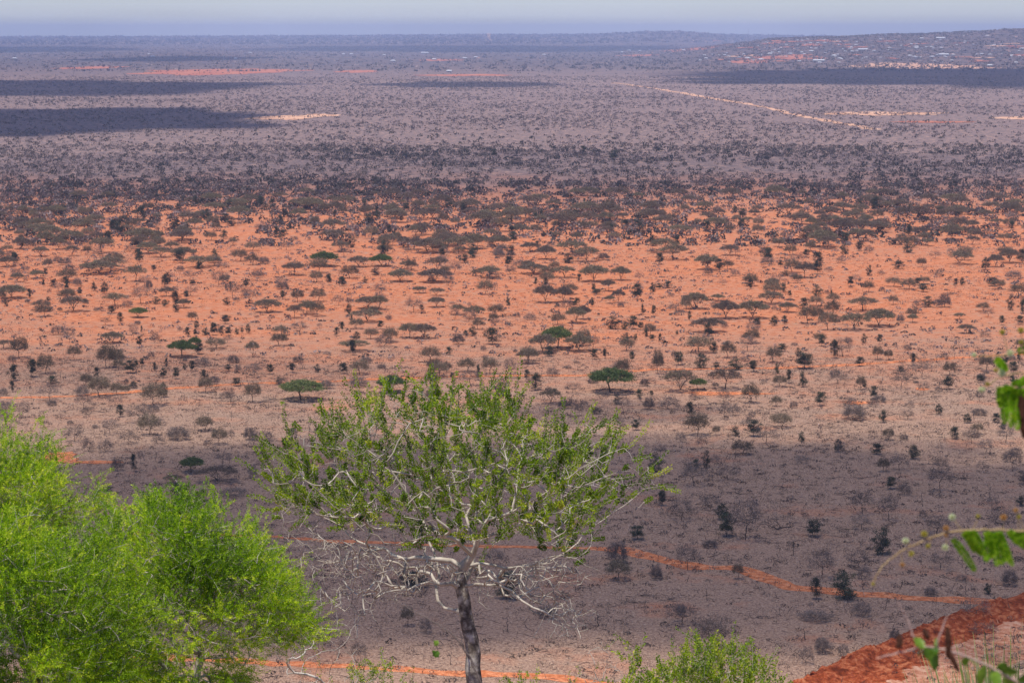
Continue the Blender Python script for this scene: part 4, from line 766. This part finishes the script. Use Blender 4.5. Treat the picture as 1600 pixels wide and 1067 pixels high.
    B = sample(1100, dead, 2.4, 0.4); B2 = np.array([p(rng.uniform(*sorted((a, a + 60))), b, rng.uniform(-1.5, 0.5)) for a, b in [(500 + 8 * k, rng.uniform(900, 1010)) for k in range(0, 9)] * 3 + [(830 + 8 * k, rng.uniform(930, 1000)) for k in range(8)] * 6])
    tr.attach(np.concatenate([B, B2]), 0.2, 0.07, top, 0.12)
    r = tr.radii(0.0060, 2.4, 0.13); r[:trunkN] = np.interp(np.arange(trunkN), [0, trunkN * .5, trunkN - 1], [0.23, 0.17, 0.12])
    def mif(c): return 0
    # trunk and boughs as separate parts
    mb = MB(); T2 = Tree(trunkN + 2); T2.p[:trunkN] = tr.p[:trunkN]; T2.par[:trunkN] = tr.par[:trunkN]; T2.n = trunkN; T2.build(mb, r[:trunkN], 14, 14, 0.02); mb.obj('trunk', M['lichen'], root, True)
    mb = MB(); tr2p = tr.par.copy(); 
    for i in range(1, trunkN): tr2p[i] = -1
    sv = tr.par; tr.par = tr2p; tr.build(mb, r, 6, 3, 0.02); tr.par = sv; mb.obj('branches', M['whitebark'], root, True)
    # leafy spurs on the living crown
    lf = MB(); tw = MB(); tp = tr.p[tipsA]; par = tr.p[tr.par[tipsA]]; gd = unit(tp - par); cen = np.array([0, 0, top[2] + 0.3]); out = unit(tp - cen)
    keep = rng.random(len(tp)) < 0.70 + 0.42 * vnoise(tp[:, 0] * 1.3, tp[:, 2] * 1.3 + tp[:, 1], 71); tp, gd, out = tp[keep], gd[keep], out[keep]; n = len(tp)
    d = unit(gd * 0.6 + out * 0.7 + np.array([0, 0, 0.5]) + rng.normal(size=(n, 3)) * 0.55)
    hi = np.clip(rng.uniform(0.25, 0.72, n) + rng.normal(size=n) * 0.15, 0, 1)
    whips(lf, tw, tp, d, 0.2 + 0.55 * rng.uniform(0, 1, n) ** 1.6, 110, 0.045, hi, spread=0.036)
    par2 = par[keep]; s2 = rng.random(n) < 0.3; d2 = unit(gd[s2] * 0.3 + np.array([0, 0, 0.7]) + rng.normal(size=(s2.sum(), 3)) * 0.5); whips(lf, tw, par2[s2], d2, rng.uniform(0.15, 0.4, s2.sum()), 52, 0.048, hi[s2] - 0.1)
    lf.obj('leaves', M['spur'], root); tw.obj('spurs', M['whitebark'], root)
center_tree()

# ------------------------------------------------------------------ foreground: feathery green thorn bushes at the left
def feather_bush(name, label, D, poly, base, dmax, natt, sprays, lean=(0, 0), center=None, seed=1, hole=None):
    global rng; keepr = rng; rng = np.random.default_rng(seed)
    b = P3(base[0], base[1], D); gz = float(terrain(b[0], b[1])); root = empty(name, (b[0], b[1], gz), label=label, cat='bush', group='feathery green bushes in the left foreground')
    o = np.array([b[0], b[1], gz]); p = lambda x, y, dy=0.0: P3(x, y, D + dy) - o
    xs = [q[0] for q in poly]; ys = [q[1] for q in poly]; cx, cy = center
    tr = Tree(60000); c0 = p(cx, cy + 60); tr.limb([(0, 0, -0.2), tuple(c0 * [0.3, 0.3, 0.25]), tuple(c0 * [0.9, 0.9, 0.6])], step=0.12, jit=0.02)
    A = []; 
    while len(A) < natt:
        x = rng.uniform(min(xs), max(xs)); y = rng.uniform(min(ys), max(ys)); f = rng.uniform(-1, 0.75); s = math.sqrt(1 - f * f)
        rad = rng.uniform(0.72, 1.0) ** 0.5; x2, y2 = cx + (x - cx) * 1.0, cy + (y - cy) * 1.0
        qx, qy = cx + (x - cx) / max(s, 0.15), cy + (y - cy) / max(s, 0.15)
        if not inpoly(np.array([[qx, qy]]), poly)[0]: continue
        if float(vnoise(x / 42 + f, y / 32 + f * 2, seed + 60)) < -0.14 and rng.random() < 0.8: continue
        if hole and ((x - hole[0]) / hole[2]) ** 2 + ((y - hole[1]) / hole[3]) ** 2 < 1 and rng.random() < 0.5: continue
        lum = float(vnoise(x / 55, y / 55, seed + 40)) * 0.5 + float(vnoise(x / 22, y / 22, seed + 41)) * 0.3
        A.append(np.r_[p(x, y - 22 * lum, f * dmax + (lum - 0.3) * -0.5), lum])
    A = np.array(A); lumv = A[:, 3]; order = np.argsort(((A[:, :3] - c0) ** 2).sum(1))
    tips = tr.attach(A[:, :3], 0.10, 0.10, c0, 0.2); r = tr.radii(0.0026, 2.3, 0.05)
    mb = MB(); tr.build(mb, r, 5, 3, 0.01); mb.obj('branches', M['whitebark'], root)
    tp = tr.p[tips]; nt_ = len(tp); out = unit(tp - c0); S = np.repeat(tp, sprays, 0); n = len(S)
    lum = np.repeat(vnoise(tp[:, 0] * 2.2, tp[:, 2] * 2.2 + tp[:, 1], seed + 9), sprays)
    S = S + rng.normal(size=(n, 3)) * 0.05; d = unit(np.repeat(out, sprays, 0) * 0.8 + rng.normal(size=(n, 3)) * 0.62 + [0, 0, 0.25]); L = rng.uniform(0.10, 0.30, n)
    K_ = 18; t = np.linspace(0.02, 1, K_); g = np.array([0, 0, -0.28])
    ax = d[:, None] + (g * 2)[None, None] * (t * 1.0)[None, :, None] * L[:, None, None] * 1.5; ax = unit(ax)
    P = S[:, None] + d[:, None] * (L[:, None] * t)[..., None] + g[None, None] * (L[:, None] ** 1 * t ** 2)[..., None] * 0.6
    P = P.reshape(-1, 3); ax = ax.reshape(-1, 3); m = len(P); sd = unit(np.cross(ax, rdirs(m))); 
    tint = np.clip(np.repeat(0.5 + 0.25 * lum + rng.normal(size=n) * 0.20, K_) + rng.normal(size=m) * 0.16, 0, 1)
    lf = MB()
    for s in (1, -1):
        leaves(lf, P, unit(sd * s + ax * 0.6), rdirs(m, 0.5), rng.uniform(0.013, 0.029, m), rng.uniform(0.006, 0.011, m), tint)
    lf.obj('leaves', M['feather'], root)
    # thin stems of the sprays
    tw = MB(); q0 = S; q1 = S + d * L[:, None] + g * L[:, None] * 0.6; sel = rng.random(n) < 0.5; dd = q1 - q0; ll = np.linalg.norm(dd, axis=1); leaves(tw, q0[sel], unit(dd[sel]), rdirs(sel.sum()), ll[sel], 0.005, 0.5); tw.obj('twigs', M['whitebark'], root)
    rng = keepr
P_back = [(-160, 700), (-60, 640), (10, 642), (40, 660), (70, 672), (92, 710), (112, 735), (150, 758), (165, 775), (150, 800), (100, 850), (40, 920), (-100, 960), (-220, 880)]
P_mid = [(150, 850), (165, 810), (200, 785), (250, 770), (300, 765), (350, 775), (390, 800), (420, 840), (450, 880), (480, 925), (505, 975), (500, 1010), (455, 1015), (420, 1000), (390, 1040), (370, 1150), (260, 1250), (120, 1200), (100, 1000)]
P_low = [(-160, 860), (-60, 820), (30, 800), (90, 810), (150, 830), (200, 880), (220, 960), (215, 1060), (200, 1180), (100, 1260), (-100, 1300), (-220, 1100)]
feather_bush('feathery_bush', 'bright green feathery bush at left edge, tallest and farthest of three', 25.0, P_back, (-20, 1080), 1.0, 1200, 6, center=(-20, 800), seed=101)
feather_bush('feathery_bush', 'rounded bright green feathery bush with grey twigs showing low inside', 22.0, P_mid, (60, 1290), 1.1, 1900, 6, center=(290, 960), seed=102, hole=(330, 985, 95, 90))
feather_bush('feathery_bush', 'yellow-green feathery bush filling the lower left corner', 19.0, P_low, (20, 1300), 1.0, 1600, 6, center=(30, 1030), seed=103)

# ------------------------------------------------------------------ graded red road at the lower right
def red_road():
    U_ = np.array([(1120, 1120), (1180, 1093), (1240, 1067), (1330, 1025), (1420, 985), (1500, 956), (1560, 938), (1650, 915), (1780, 885)], float)
    L_ = np.array([(1360, 1160), (1430, 1125), (1490, 1092), (1545, 1060), (1600, 1030), (1650, 1008), (1700, 988), (1790, 955), (1900, 920)], float)
    nu, nv = 420, 90; t = np.linspace(0, 8, nu); v = np.linspace(0, 1, nv)
    GU = np.array([gp(*q)[:2] for q in U_]); GL = np.array([gp(*q)[:2] for q in L_])
    A = np.stack([np.interp(t, range(9), GU[:, k]) for k in (0, 1)], 1); B = np.stack([np.interp(t, range(9), GL[:, k]) for k in (0, 1)], 1)
    A = A + (vnoise(t * 6, t * 0, 5) * 1.0)[:, None]; B = B + (vnoise(t * 5, t * 0, 6) * 1.5)[:, None]
    Pq = A[:, None] * (1 - v)[None, :, None] + B[:, None] * v[None, :, None]; X, Y = Pq[..., 0], Pq[..., 1]; Vv = np.broadcast_to(v, X.shape)
    edge = sst(0, 0.05, Vv) * (1 - sst(0.95, 1, Vv)); berm = np.exp(-((Vv - 0.15) / 0.11) ** 2) * 0.9 + np.exp(-((Vv - 0.5) / 0.06) ** 2) * 0.3
    cl = np.maximum(vnoise(X / 0.9, Y / 0.9, 51), 0) * 0.6 + np.maximum(vnoise(X / 0.4, Y / 0.4, 52), 0) * 0.3 + 0.4 * vnoise(X / 3, Y / 3, 53)
    Z = terrain(X, Y) + 0.05 + edge * (berm * (1 + 0.5 * vnoise(X / 4, Y / 4, 54)) + np.maximum(cl, -0.02) * (0.15 + 0.85 * (Vv < 0.42 + 0.06 * vnoise(X / 3, Y / 3, 57))) * (1 - sst(0.45, 0.6, Vv) * 0.75)) 
    i = np.arange(nu - 1)[:, None] * nv; j = np.arange(nv - 1)[None]; F = np.stack([i + j, i + j + 1, i + nv + j + 1, i + nv + j], -1).reshape(-1, 4)
    mb = MB(); mb.add(np.stack([X, Y, Z], -1).reshape(-1, 3), F[:, ::-1]); o = mb.obj('red_dirt_road', [M['red'], M['tanroad']], smooth=False)
    jj = np.tile(np.arange(nv - 1), nu - 1); ii = np.repeat(np.arange(nu - 1), nv - 1); vb = 0.47 + 0.10 * vnoise(ii / 18.0, ii * 0.0, 58) + 0.05 * vnoise(ii / 3.0, jj / 3.0, 59)
    o.data.polygons.foreach_set('material_index', (jj / (nv - 1) > vb).astype(np.int32)); setp(o, kind='structure')
M['tanroad'] = soil_mat('tan_graded_soil', (0.27, 0.10, 0.055), (0.43, 0.195, 0.115), (0.52, 0.31, 0.21), 0.8, 0.7, 0.2)
red_road()

# ------------------------------------------------------------------ near shrubs along the bottom edge
def shoot_bush(name, label, cat, D, basepx, tipsp, dy, leafy, lsz, wr=(0.2, 0.5), per=60, seed=1, tip=0.003, grp=None, extra=0):
    global rng; kr = rng; rng = np.random.default_rng(seed); b = P3(basepx[0], basepx[1], D); gz = float(terrain(b[0], b[1])); o = np.array([b[0], b[1], gz]); root = empty(name, tuple(o), label=label, cat=cat)
    if grp: root['group'] = grp
    tr = Tree(20000); s0 = P3(basepx[0], basepx[1], D) - o; tr.limb([(0, 0, -0.1), tuple(s0 * [1, 1, 0.5]), tuple(s0)], step=0.15, jit=0.01)
    A = np.array([P3(x, y, D + rng.uniform(-dy, dy)) - o for x, y in tipsp]); tips = tr.attach(A, 0.08, 0.1, s0, 0.25, minz=s0[2] * 0.6)
    r = tr.radii(tip, 2.2, 0.03); tw = MB(); tr.build(tw, r, 6, 3, 0.01)
    if leafy:
        lf = MB(); sel = rng.random(len(tips)) < leafy; tp = tr.p[tips][sel]; gd = unit(tp - tr.p[tr.par[tips]][sel]); n = len(tp)
        d = unit(gd * 0.6 + (0, 0, 0.8) + rng.normal(size=(n, 3)) * 0.35); whips(lf, tw, tp, d, rng.uniform(*wr, n), per, lsz, np.clip(rng.uniform(0.3, 0.9, n), 0, 1), rad=0.003, spread=lsz * 0.6)
        lf.obj('leaves', M['spur'], root)
    tw.obj('branches', M['whitebark'], root); rng = kr
r2 = np.random.default_rng(5)
def cone(cx, x0, x1, ytop, ybot, n):
    out = []
    while len(out) < n:
        x = r2.uniform(x0, x1); y = r2.uniform(ytop, ybot); half = (x1 - x0) / 2; lim = ytop + (ybot - ytop) * (abs(x - cx) / half) ** 1.6 * 0.75
        if y > lim + r2.uniform(0, 12): out.append((x, y))
    return out
shoot_bush('spur_leaved_shrub', 'green leafy shrub poking up at the bottom, right of the centre trunk', 'shrub', 30, (1105, 1150), cone(1110, 980, 1228, 1002, 1120, 400), 0.8, 0.97, 0.030, (0.14, 0.36), 66, 7)
shoot_bush('spur_leaved_shrub', 'thin upright green sprig just left of the leafy shrub at the bottom', 'shrub', 28, (985, 1150), cone(985, 955, 1020, 1000, 1100, 26), 0.3, 0.9, 0.035, (0.1, 0.25), 40, 8)
shoot_bush('bare_shrub', 'bare pale twiggy shrub at the bottom between trunk and leafy shrub', 'shrub', 34, (935, 1150), cone(935, 880, 990, 985, 1110, 90), 0.6, 0.1, 0.025, (0.1, 0.2), 20, 9)
shoot_bush('spur_leaved_shrub', 'low green and bare shrub at the bottom between green bush and trunk', 'shrub', 30, (590, 1160), cone(585, 500, 665, 1030, 1110, 110), 0.7, 0.6, 0.026, (0.1, 0.28), 40, 10)
shoot_bush('bare_shrub', 'grey bare twigs rising beside the round green bush at the bottom', 'shrub', 27, (505, 1160), [(r2.uniform(430, 560), r2.uniform(930, 1090)) for _ in range(110)], 0.6, 0.05, 0.025, (0.1, 0.2), 16, 11)
shoot_bush('spur_leaved_shrub', 'small yellow-green shrub tip showing at the bottom right of the trunk', 'shrub', 30, (815, 1140), cone(815, 770, 880, 1040, 1110, 46), 0.4, 0.8, 0.028, (0.08, 0.2), 34, 12)

# tall grass in the lower right corner
def grass(name, label, D, cx, wpx, ytop, n, seed):
    q = np.random.default_rng(seed); mb = MB(); b = P3(cx, 1160, D); gz = float(terrain(b[0], b[1])); top = P3(cx, ytop, D)[2] - gz; m = D / FPX; pos = []
    for k in range(n):
        f = q.normal() * 0.34; x0 = f * wpx * m; h = top * q.uniform(0.75, 1.0) * (1 - 0.25 * abs(f)); yy = q.uniform(-0.5, 0.5); ln = np.array([q.normal() * 0.10 + f * 0.25, q.normal() * 0.1, 0]) * h
        P = np.array([[x0 + ln[0] * t ** 2, yy + ln[1] * t ** 2, h * t] for t in (0, 0.3, 0.6, 0.85, 1.0)]); s = np.array([math.cos(k), math.sin(k) * 0.4, 0]) * q.uniform(0.007, 0.018)
        wv = np.array([1, 0.9, 0.7, 0.4, 0.05])[:, None]; V = np.stack([P - s * wv, P + s * wv], 1).reshape(-1, 3); mb.add(V, [[2 * i, 2 * i + 1, 2 * i + 3, 2 * i + 2] for i in range(4)], q.uniform(0.2, 1))
    o = mb.obj(name, M['blade'], loc=(b[0], b[1], gz)); setp(o, label, 'grass', kind=None)
M['blade'] = leaf_mat('pale_green_blades', [(0.0, (0.12, 0.18, 0.03)), (0.5, (0.30, 0.38, 0.10)), (1.0, (0.66, 0.64, 0.36))], 0.35, 0.6, False)
grass('grass_clump', 'tall pale green grass clump in the lower right corner', 14, 1590, 170, 1000, 1700, 3)
grass('grass_clump', 'shorter yellow-green grass tuft left of the tall corner clump', 15, 1510, 110, 1045, 500, 4)

# ------------------------------------------------------------------ out-of-focus flowering twigs close to the camera
M['twigbark'] = bark_mat('tan_twig_bark', [(0.3, (0.34, 0.22, 0.10)), (0.7, (0.55, 0.40, 0.2))], 60.0, 0.1)
M['pinktwig'] = bark_mat('pinkish_twig_bark', [(0.3, (0.36, 0.22, 0.17)), (0.7, (0.55, 0.40, 0.34))], 60.0, 0.1)
M['darktwig'] = bark_mat('grey_brown_twig_bark', [(0.3, (0.12, 0.09, 0.075)), (0.7, (0.24, 0.19, 0.16))], 60.0, 0.1)
M['pinna'] = leaf_mat('fresh_leaflets', [(0.0, (0.09, 0.24, 0.006)), (0.5, (0.22, 0.46, 0.01)), (1.0, (0.45, 0.64, 0.03))], 0.55, 0.4, False)
M['broad'] = leaf_mat('dark_green_leaf', [(0.0, (0.03, 0.08, 0.008)), (0.5, (0.09, 0.19, 0.015)), (1.0, (0.25, 0.38, 0.04))], 0.35, 0.4, False)
M['cream'] = leaf_mat('cream_puffball', [(0.0, (0.62, 0.66, 0.36)), (1.0, (0.85, 0.88, 0.62))], 0.3, 0.8, False)
M['yellowbud'] = leaf_mat('yellow_bud', [(0.0, (0.40, 0.36, 0.05)), (1.0, (0.70, 0.60, 0.12))], 0.3, 0.7, False)
M['orangebud'] = leaf_mat('withered_orange_bud', [(0.0, (0.5, 0.25, 0.06)), (1.0, (0.75, 0.48, 0.2))], 0.2, 0.8, False)
M['pod'] = bark_mat('dark_brown_pod', [(0.3, (0.035, 0.014, 0.008)), (0.7, (0.12, 0.05, 0.03))], 40.0, 0.3)
q4 = np.random.default_rng(44)
def twig_thing(name, label, D, stems, mat, pinnae=(), buds=(), pods=(), broad=()):
    a = P3(*stems[0][0][0][:2], D); root = empty(name, tuple(a), label=label, cat='twig'); root.empty_display_size = 0.05; p = lambda x, y, dz=0.0: P3(x, y, D + dz) - a; m = D / FPX
    mb = MB()
    for st, r0, r1 in [(s[0] if isinstance(s[0][0], tuple) else s, s[1] if isinstance(s[0][0], tuple) else 2.0, s[2] if isinstance(s[0][0], tuple) else 1.0) for s in stems]:
        P = np.array([p(*q) for q in st]); t = np.linspace(0, len(P) - 1, len(P) * 5); Q = np.stack([np.interp(t, range(len(P)), P[:, k]) for k in range(3)], 1); Q[1:-1] = (Q[:-2] + Q[1:-1] + Q[2:]) / 3
        Q += q4.normal(size=Q.shape) * 0.7 * m; tube(mb, Q, np.linspace(r0, r1, len(Q)) * m, 6)
    for (x, y, r, k, ax, ay) in buds: tube(mb, [p(ax, ay), p((x + ax) / 2 + 1, (y + ay) / 2 + 1), p(x, y)], 0.7 * m, 4)
    mb.obj('stem', mat, root, True)
    for (x0, y0, x1, y1) in pinnae:
        A, B = p(x0, y0, q4.uniform(-.03, .03)), p(x1, y1, q4.uniform(-.03, .03)); n = 26; t = np.linspace(0.04, 1, n); C = A + (B - A) * t[:, None] + np.array([0, 0, 1]) * (np.sin(t * PI) * 0.05 * np.linalg.norm(B - A))[:, None]
        ax = unit(np.gradient(C, axis=0)); sd = unit(np.cross(ax, np.array([0.2, 1, 0.1]))); L = (7.5 * m * np.sin(np.clip(t * 0.9 + 0.1, 0, 1) * PI) ** 0.35); lf = MB(); tube(lf, C, 0.6 * m, 4, tint=0.9)
        for s in (-1, 1): leaves(lf, C, unit(sd * s + ax * 0.55 + q4.normal(size=(n, 3)) * 0.12), unit(np.array([[0.1, 1, 0.3]]) + q4.normal(size=(n, 3)) * 0.3), L * 1.15, 4.6 * m, np.clip(0.5 + q4.normal(size=n) * 0.25, 0, 1))
        lf.obj('leaf', M['pinna'], root)
    for (x, y, r, k, ax, ay) in buds:
        r *= 0.85; mb = MB(); c = p(x, y); n = 260; d = unit(q4.normal(size=(n, 3))); leaves(mb, c + d * r * m * 0.1, d, rdirs(n), r * m * q4.uniform(0.75, 1.05, n), r * m * 0.28, np.clip(0.5 + q4.normal(size=n) * 0.25, 0, 1)); mb.obj('flower_head', M[k], root)
    for (pts, wd) in pods:
        mb = MB(); P = np.array([p(*q) for q in pts]); t = np.linspace(0, len(P) - 1, 14); Q = np.stack([np.interp(t, range(len(P)), P[:, k]) for k in range(3)], 1)
        R = wd / 2 * m * (np.sin(np.linspace(0.12, 0.95, 14) * PI) ** 0.5) * (1 + 0.12 * np.cos(np.arange(14) * 2.4)); tube(mb, Q, R, 8); o = mb.obj('seed_pod', M['pod'], root, True)
    for (x0, y0, x1, y1, wd) in broad:
        mb = MB(); A, B = p(x0, y0, q4.uniform(-.02, .02)), p(x1, y1, q4.uniform(-.04, .04)); n = 9; t = np.linspace(0, 1, n); C = A + (B - A) * t[:, None]; ax = unit(B - A); nr = unit(np.array([q4.normal() * 0.4, 1, q4.normal() * 0.4])); sd = unit(np.cross(ax, nr)); up = np.cross(sd, ax)
        W_ = (wd / 2 * m * np.sin(np.clip(t, 0.02, 0.98) * PI) ** 0.7)[:, None]; V = np.stack([C - sd * W_ + up * W_ * 0.35, C - up * (W_ * 0.1), C + sd * W_ + up * W_ * 0.35], 1).reshape(-1, 3)
        V = V + q4.normal(size=V.shape) * 0.5 * m
        mb.add(V, [[3 * i + s, 3 * i + s + 1, 3 * i + s + 4, 3 * i + s + 3] for i in range(n - 1) for s in (0, 1)], np.clip(np.repeat(q4.uniform(0.2, 0.9), len(V)) + q4.normal(size=len(V)) * 0.1, 0, 1)); mb.obj('leaf', M['broad'], root, True)
twig_thing('flowering_twig', 'blurred flowering twig with cream puffballs and hanging feathery leaves, right side', 4.2,
    [([(1660, 832), (1620, 830), (1560, 828), (1520, 827), (1480, 832), (1445, 843), (1405, 862), (1376, 886), (1362, 914)], 1.9, 0.9)], M['twigbark'],
    pinnae=[(1487, 840, 1524, 893), (1508, 829, 1524, 862), (1518, 828, 1534, 858), (1548, 829, 1550, 872), (1553, 829, 1566, 882), (1558, 829, 1577, 878), (1575, 829, 1592, 850), (1594, 829, 1614, 858), (1503, 831, 1536, 868), (1512, 829, 1530, 864), (1545, 830, 1541, 878), (1550, 830, 1558, 884), (1556, 830, 1582, 884), (1562, 829, 1572, 878), (1580, 830, 1602, 856), (1588, 830, 1626, 852), (1600, 830, 1640, 862), (1540, 829, 1552, 866)],
    buds=[(1488, 808, 7, 'cream', 1502, 828), (1478, 825, 6, 'orangebud', 1485, 832), (1444, 834, 6.5, 'yellowbud', 1448, 842), (1415, 845, 6.5, 'cream', 1425, 853), (1450, 853, 5, 'yellowbud', 1455, 841), (1424, 865, 5.5, 'yellowbud', 1416, 857), (1477, 855, 6.5, 'cream', 1480, 833), (1528, 806, 4.5, 'yellowbud', 1520, 827), (1568, 808, 6.5, 'orangebud', 1566, 828), (1587, 797, 5, 'orangebud', 1592, 829), (1592, 807, 5, 'yellowbud', 1600, 830), (1478, 836, 4, 'orangebud', 1480, 832), (1410, 882, 5, 'orangebud', 1407, 863), (1364, 912, 4, 'yellowbud', 1366, 906)])
twig_thing('flowering_twig', 'blurred twig of bright leaves, buds and a dark pod at right edge', 4.4,
    [([(1680, 600), (1630, 604), (1590, 606), (1562, 604)], 2.6, 1.4), ([(1680, 560), (1640, 552), (1600, 548), (1560, 556), (1524, 556)], 1.8, 0.8), ([(1640, 604), (1600, 580), (1560, 590), (1536, 606)], 1.4, 0.7)], M['twigbark'],
    pinnae=[(1562, 603, 1564, 636), (1566, 604, 1570, 662), (1572, 605, 1580, 668), (1578, 604, 1572, 650), (1584, 605, 1590, 672), (1590, 605, 1586, 660), (1596, 605, 1602, 668), (1602, 605, 1612, 660), (1610, 604, 1622, 655), (1568, 604, 1590, 620), (1580, 602, 1602, 598), (1590, 602, 1612, 590), (1574, 604, 1562, 626), (1582, 605, 1598, 640), (1554, 560, 1573, 580), (1556, 561, 1568, 576), (1590, 550, 1616, 544), (1600, 550, 1624, 560)],
    buds=[(1566, 519, 5.5, 'yellowbud', 1575, 552), (1595, 516, 6, 'yellowbud', 1596, 548), (1578, 552, 7, 'cream', 1590, 549), (1522, 555, 5.5, 'cream', 1526, 556), (1565, 583, 7, 'cream', 1580, 585), (1556, 578, 4.5, 'yellowbud', 1572, 586), (1534, 609, 6.5, 'cream', 1540, 604), (1543, 600, 4.5, 'yellowbud', 1548, 600), (1596, 535, 5, 'yellowbud', 1598, 548)],
    pods=[([(1598, 606), (1597, 640), (1600, 684)], 14)])
twig_thing('leafy_twig', 'blurred pinkish twig with crumpled leaves and brown pods at lower right', 4.0,
    [([(1680, 1100), (1620, 1078), (1565, 1052), (1530, 1033), (1490, 1018), (1445, 1008), (1410, 1018), (1370, 1028)], 2.8, 0.9), ([(1445, 1008), (1428, 998), (1420, 970), (1402, 938)], 1.6, 1.3), ([(1464, 1012), (1467, 995), (1480, 962)], 1.6, 1.0)], M['pinktwig'],
    pods=[([(1480, 980), (1482, 1005), (1481, 1028)], 10), ([(1480, 1012), (1488, 1028), (1498, 1048)], 9), ([(1444, 982), (1448, 992), (1450, 998)], 9), ([(1404, 992), (1406, 1003), (1402, 1012)], 11)],
    broad=[(1428, 995, 1444, 1012, 13), (1440, 1008, 1436, 1026, 15), (1446, 1010, 1456, 1032, 16), (1462, 1012, 1460, 1048, 17), (1452, 1010, 1466, 1020, 14), (1464, 1010, 1462, 996, 9), (1510, 1026, 1508, 1040, 13), (1516, 1028, 1526, 1038, 12), (1540, 1038, 1532, 1072, 22), (1548, 1042, 1560, 1074, 20), (1560, 1048, 1590, 1050, 18), (1572, 1055, 1582, 1085, 20), (1590, 1062, 1622, 1060, 20), (1556, 1046, 1575, 1036, 12)])
twig_thing('bare_twig', 'thin blurred bare twig crossing in front of the lichened trunk', 9.0, [([(590, 925), (640, 950), (700, 984), (716, 1000), (735, 1030), (765, 1090)], 0.7, 1.5), ([(718, 985), (724, 1010), (742, 1040)], 0.9, 1.6)], M['darktwig'], broad=[(678, 1000, 684, 1008, 9), (676, 1016, 686, 1026, 11)])
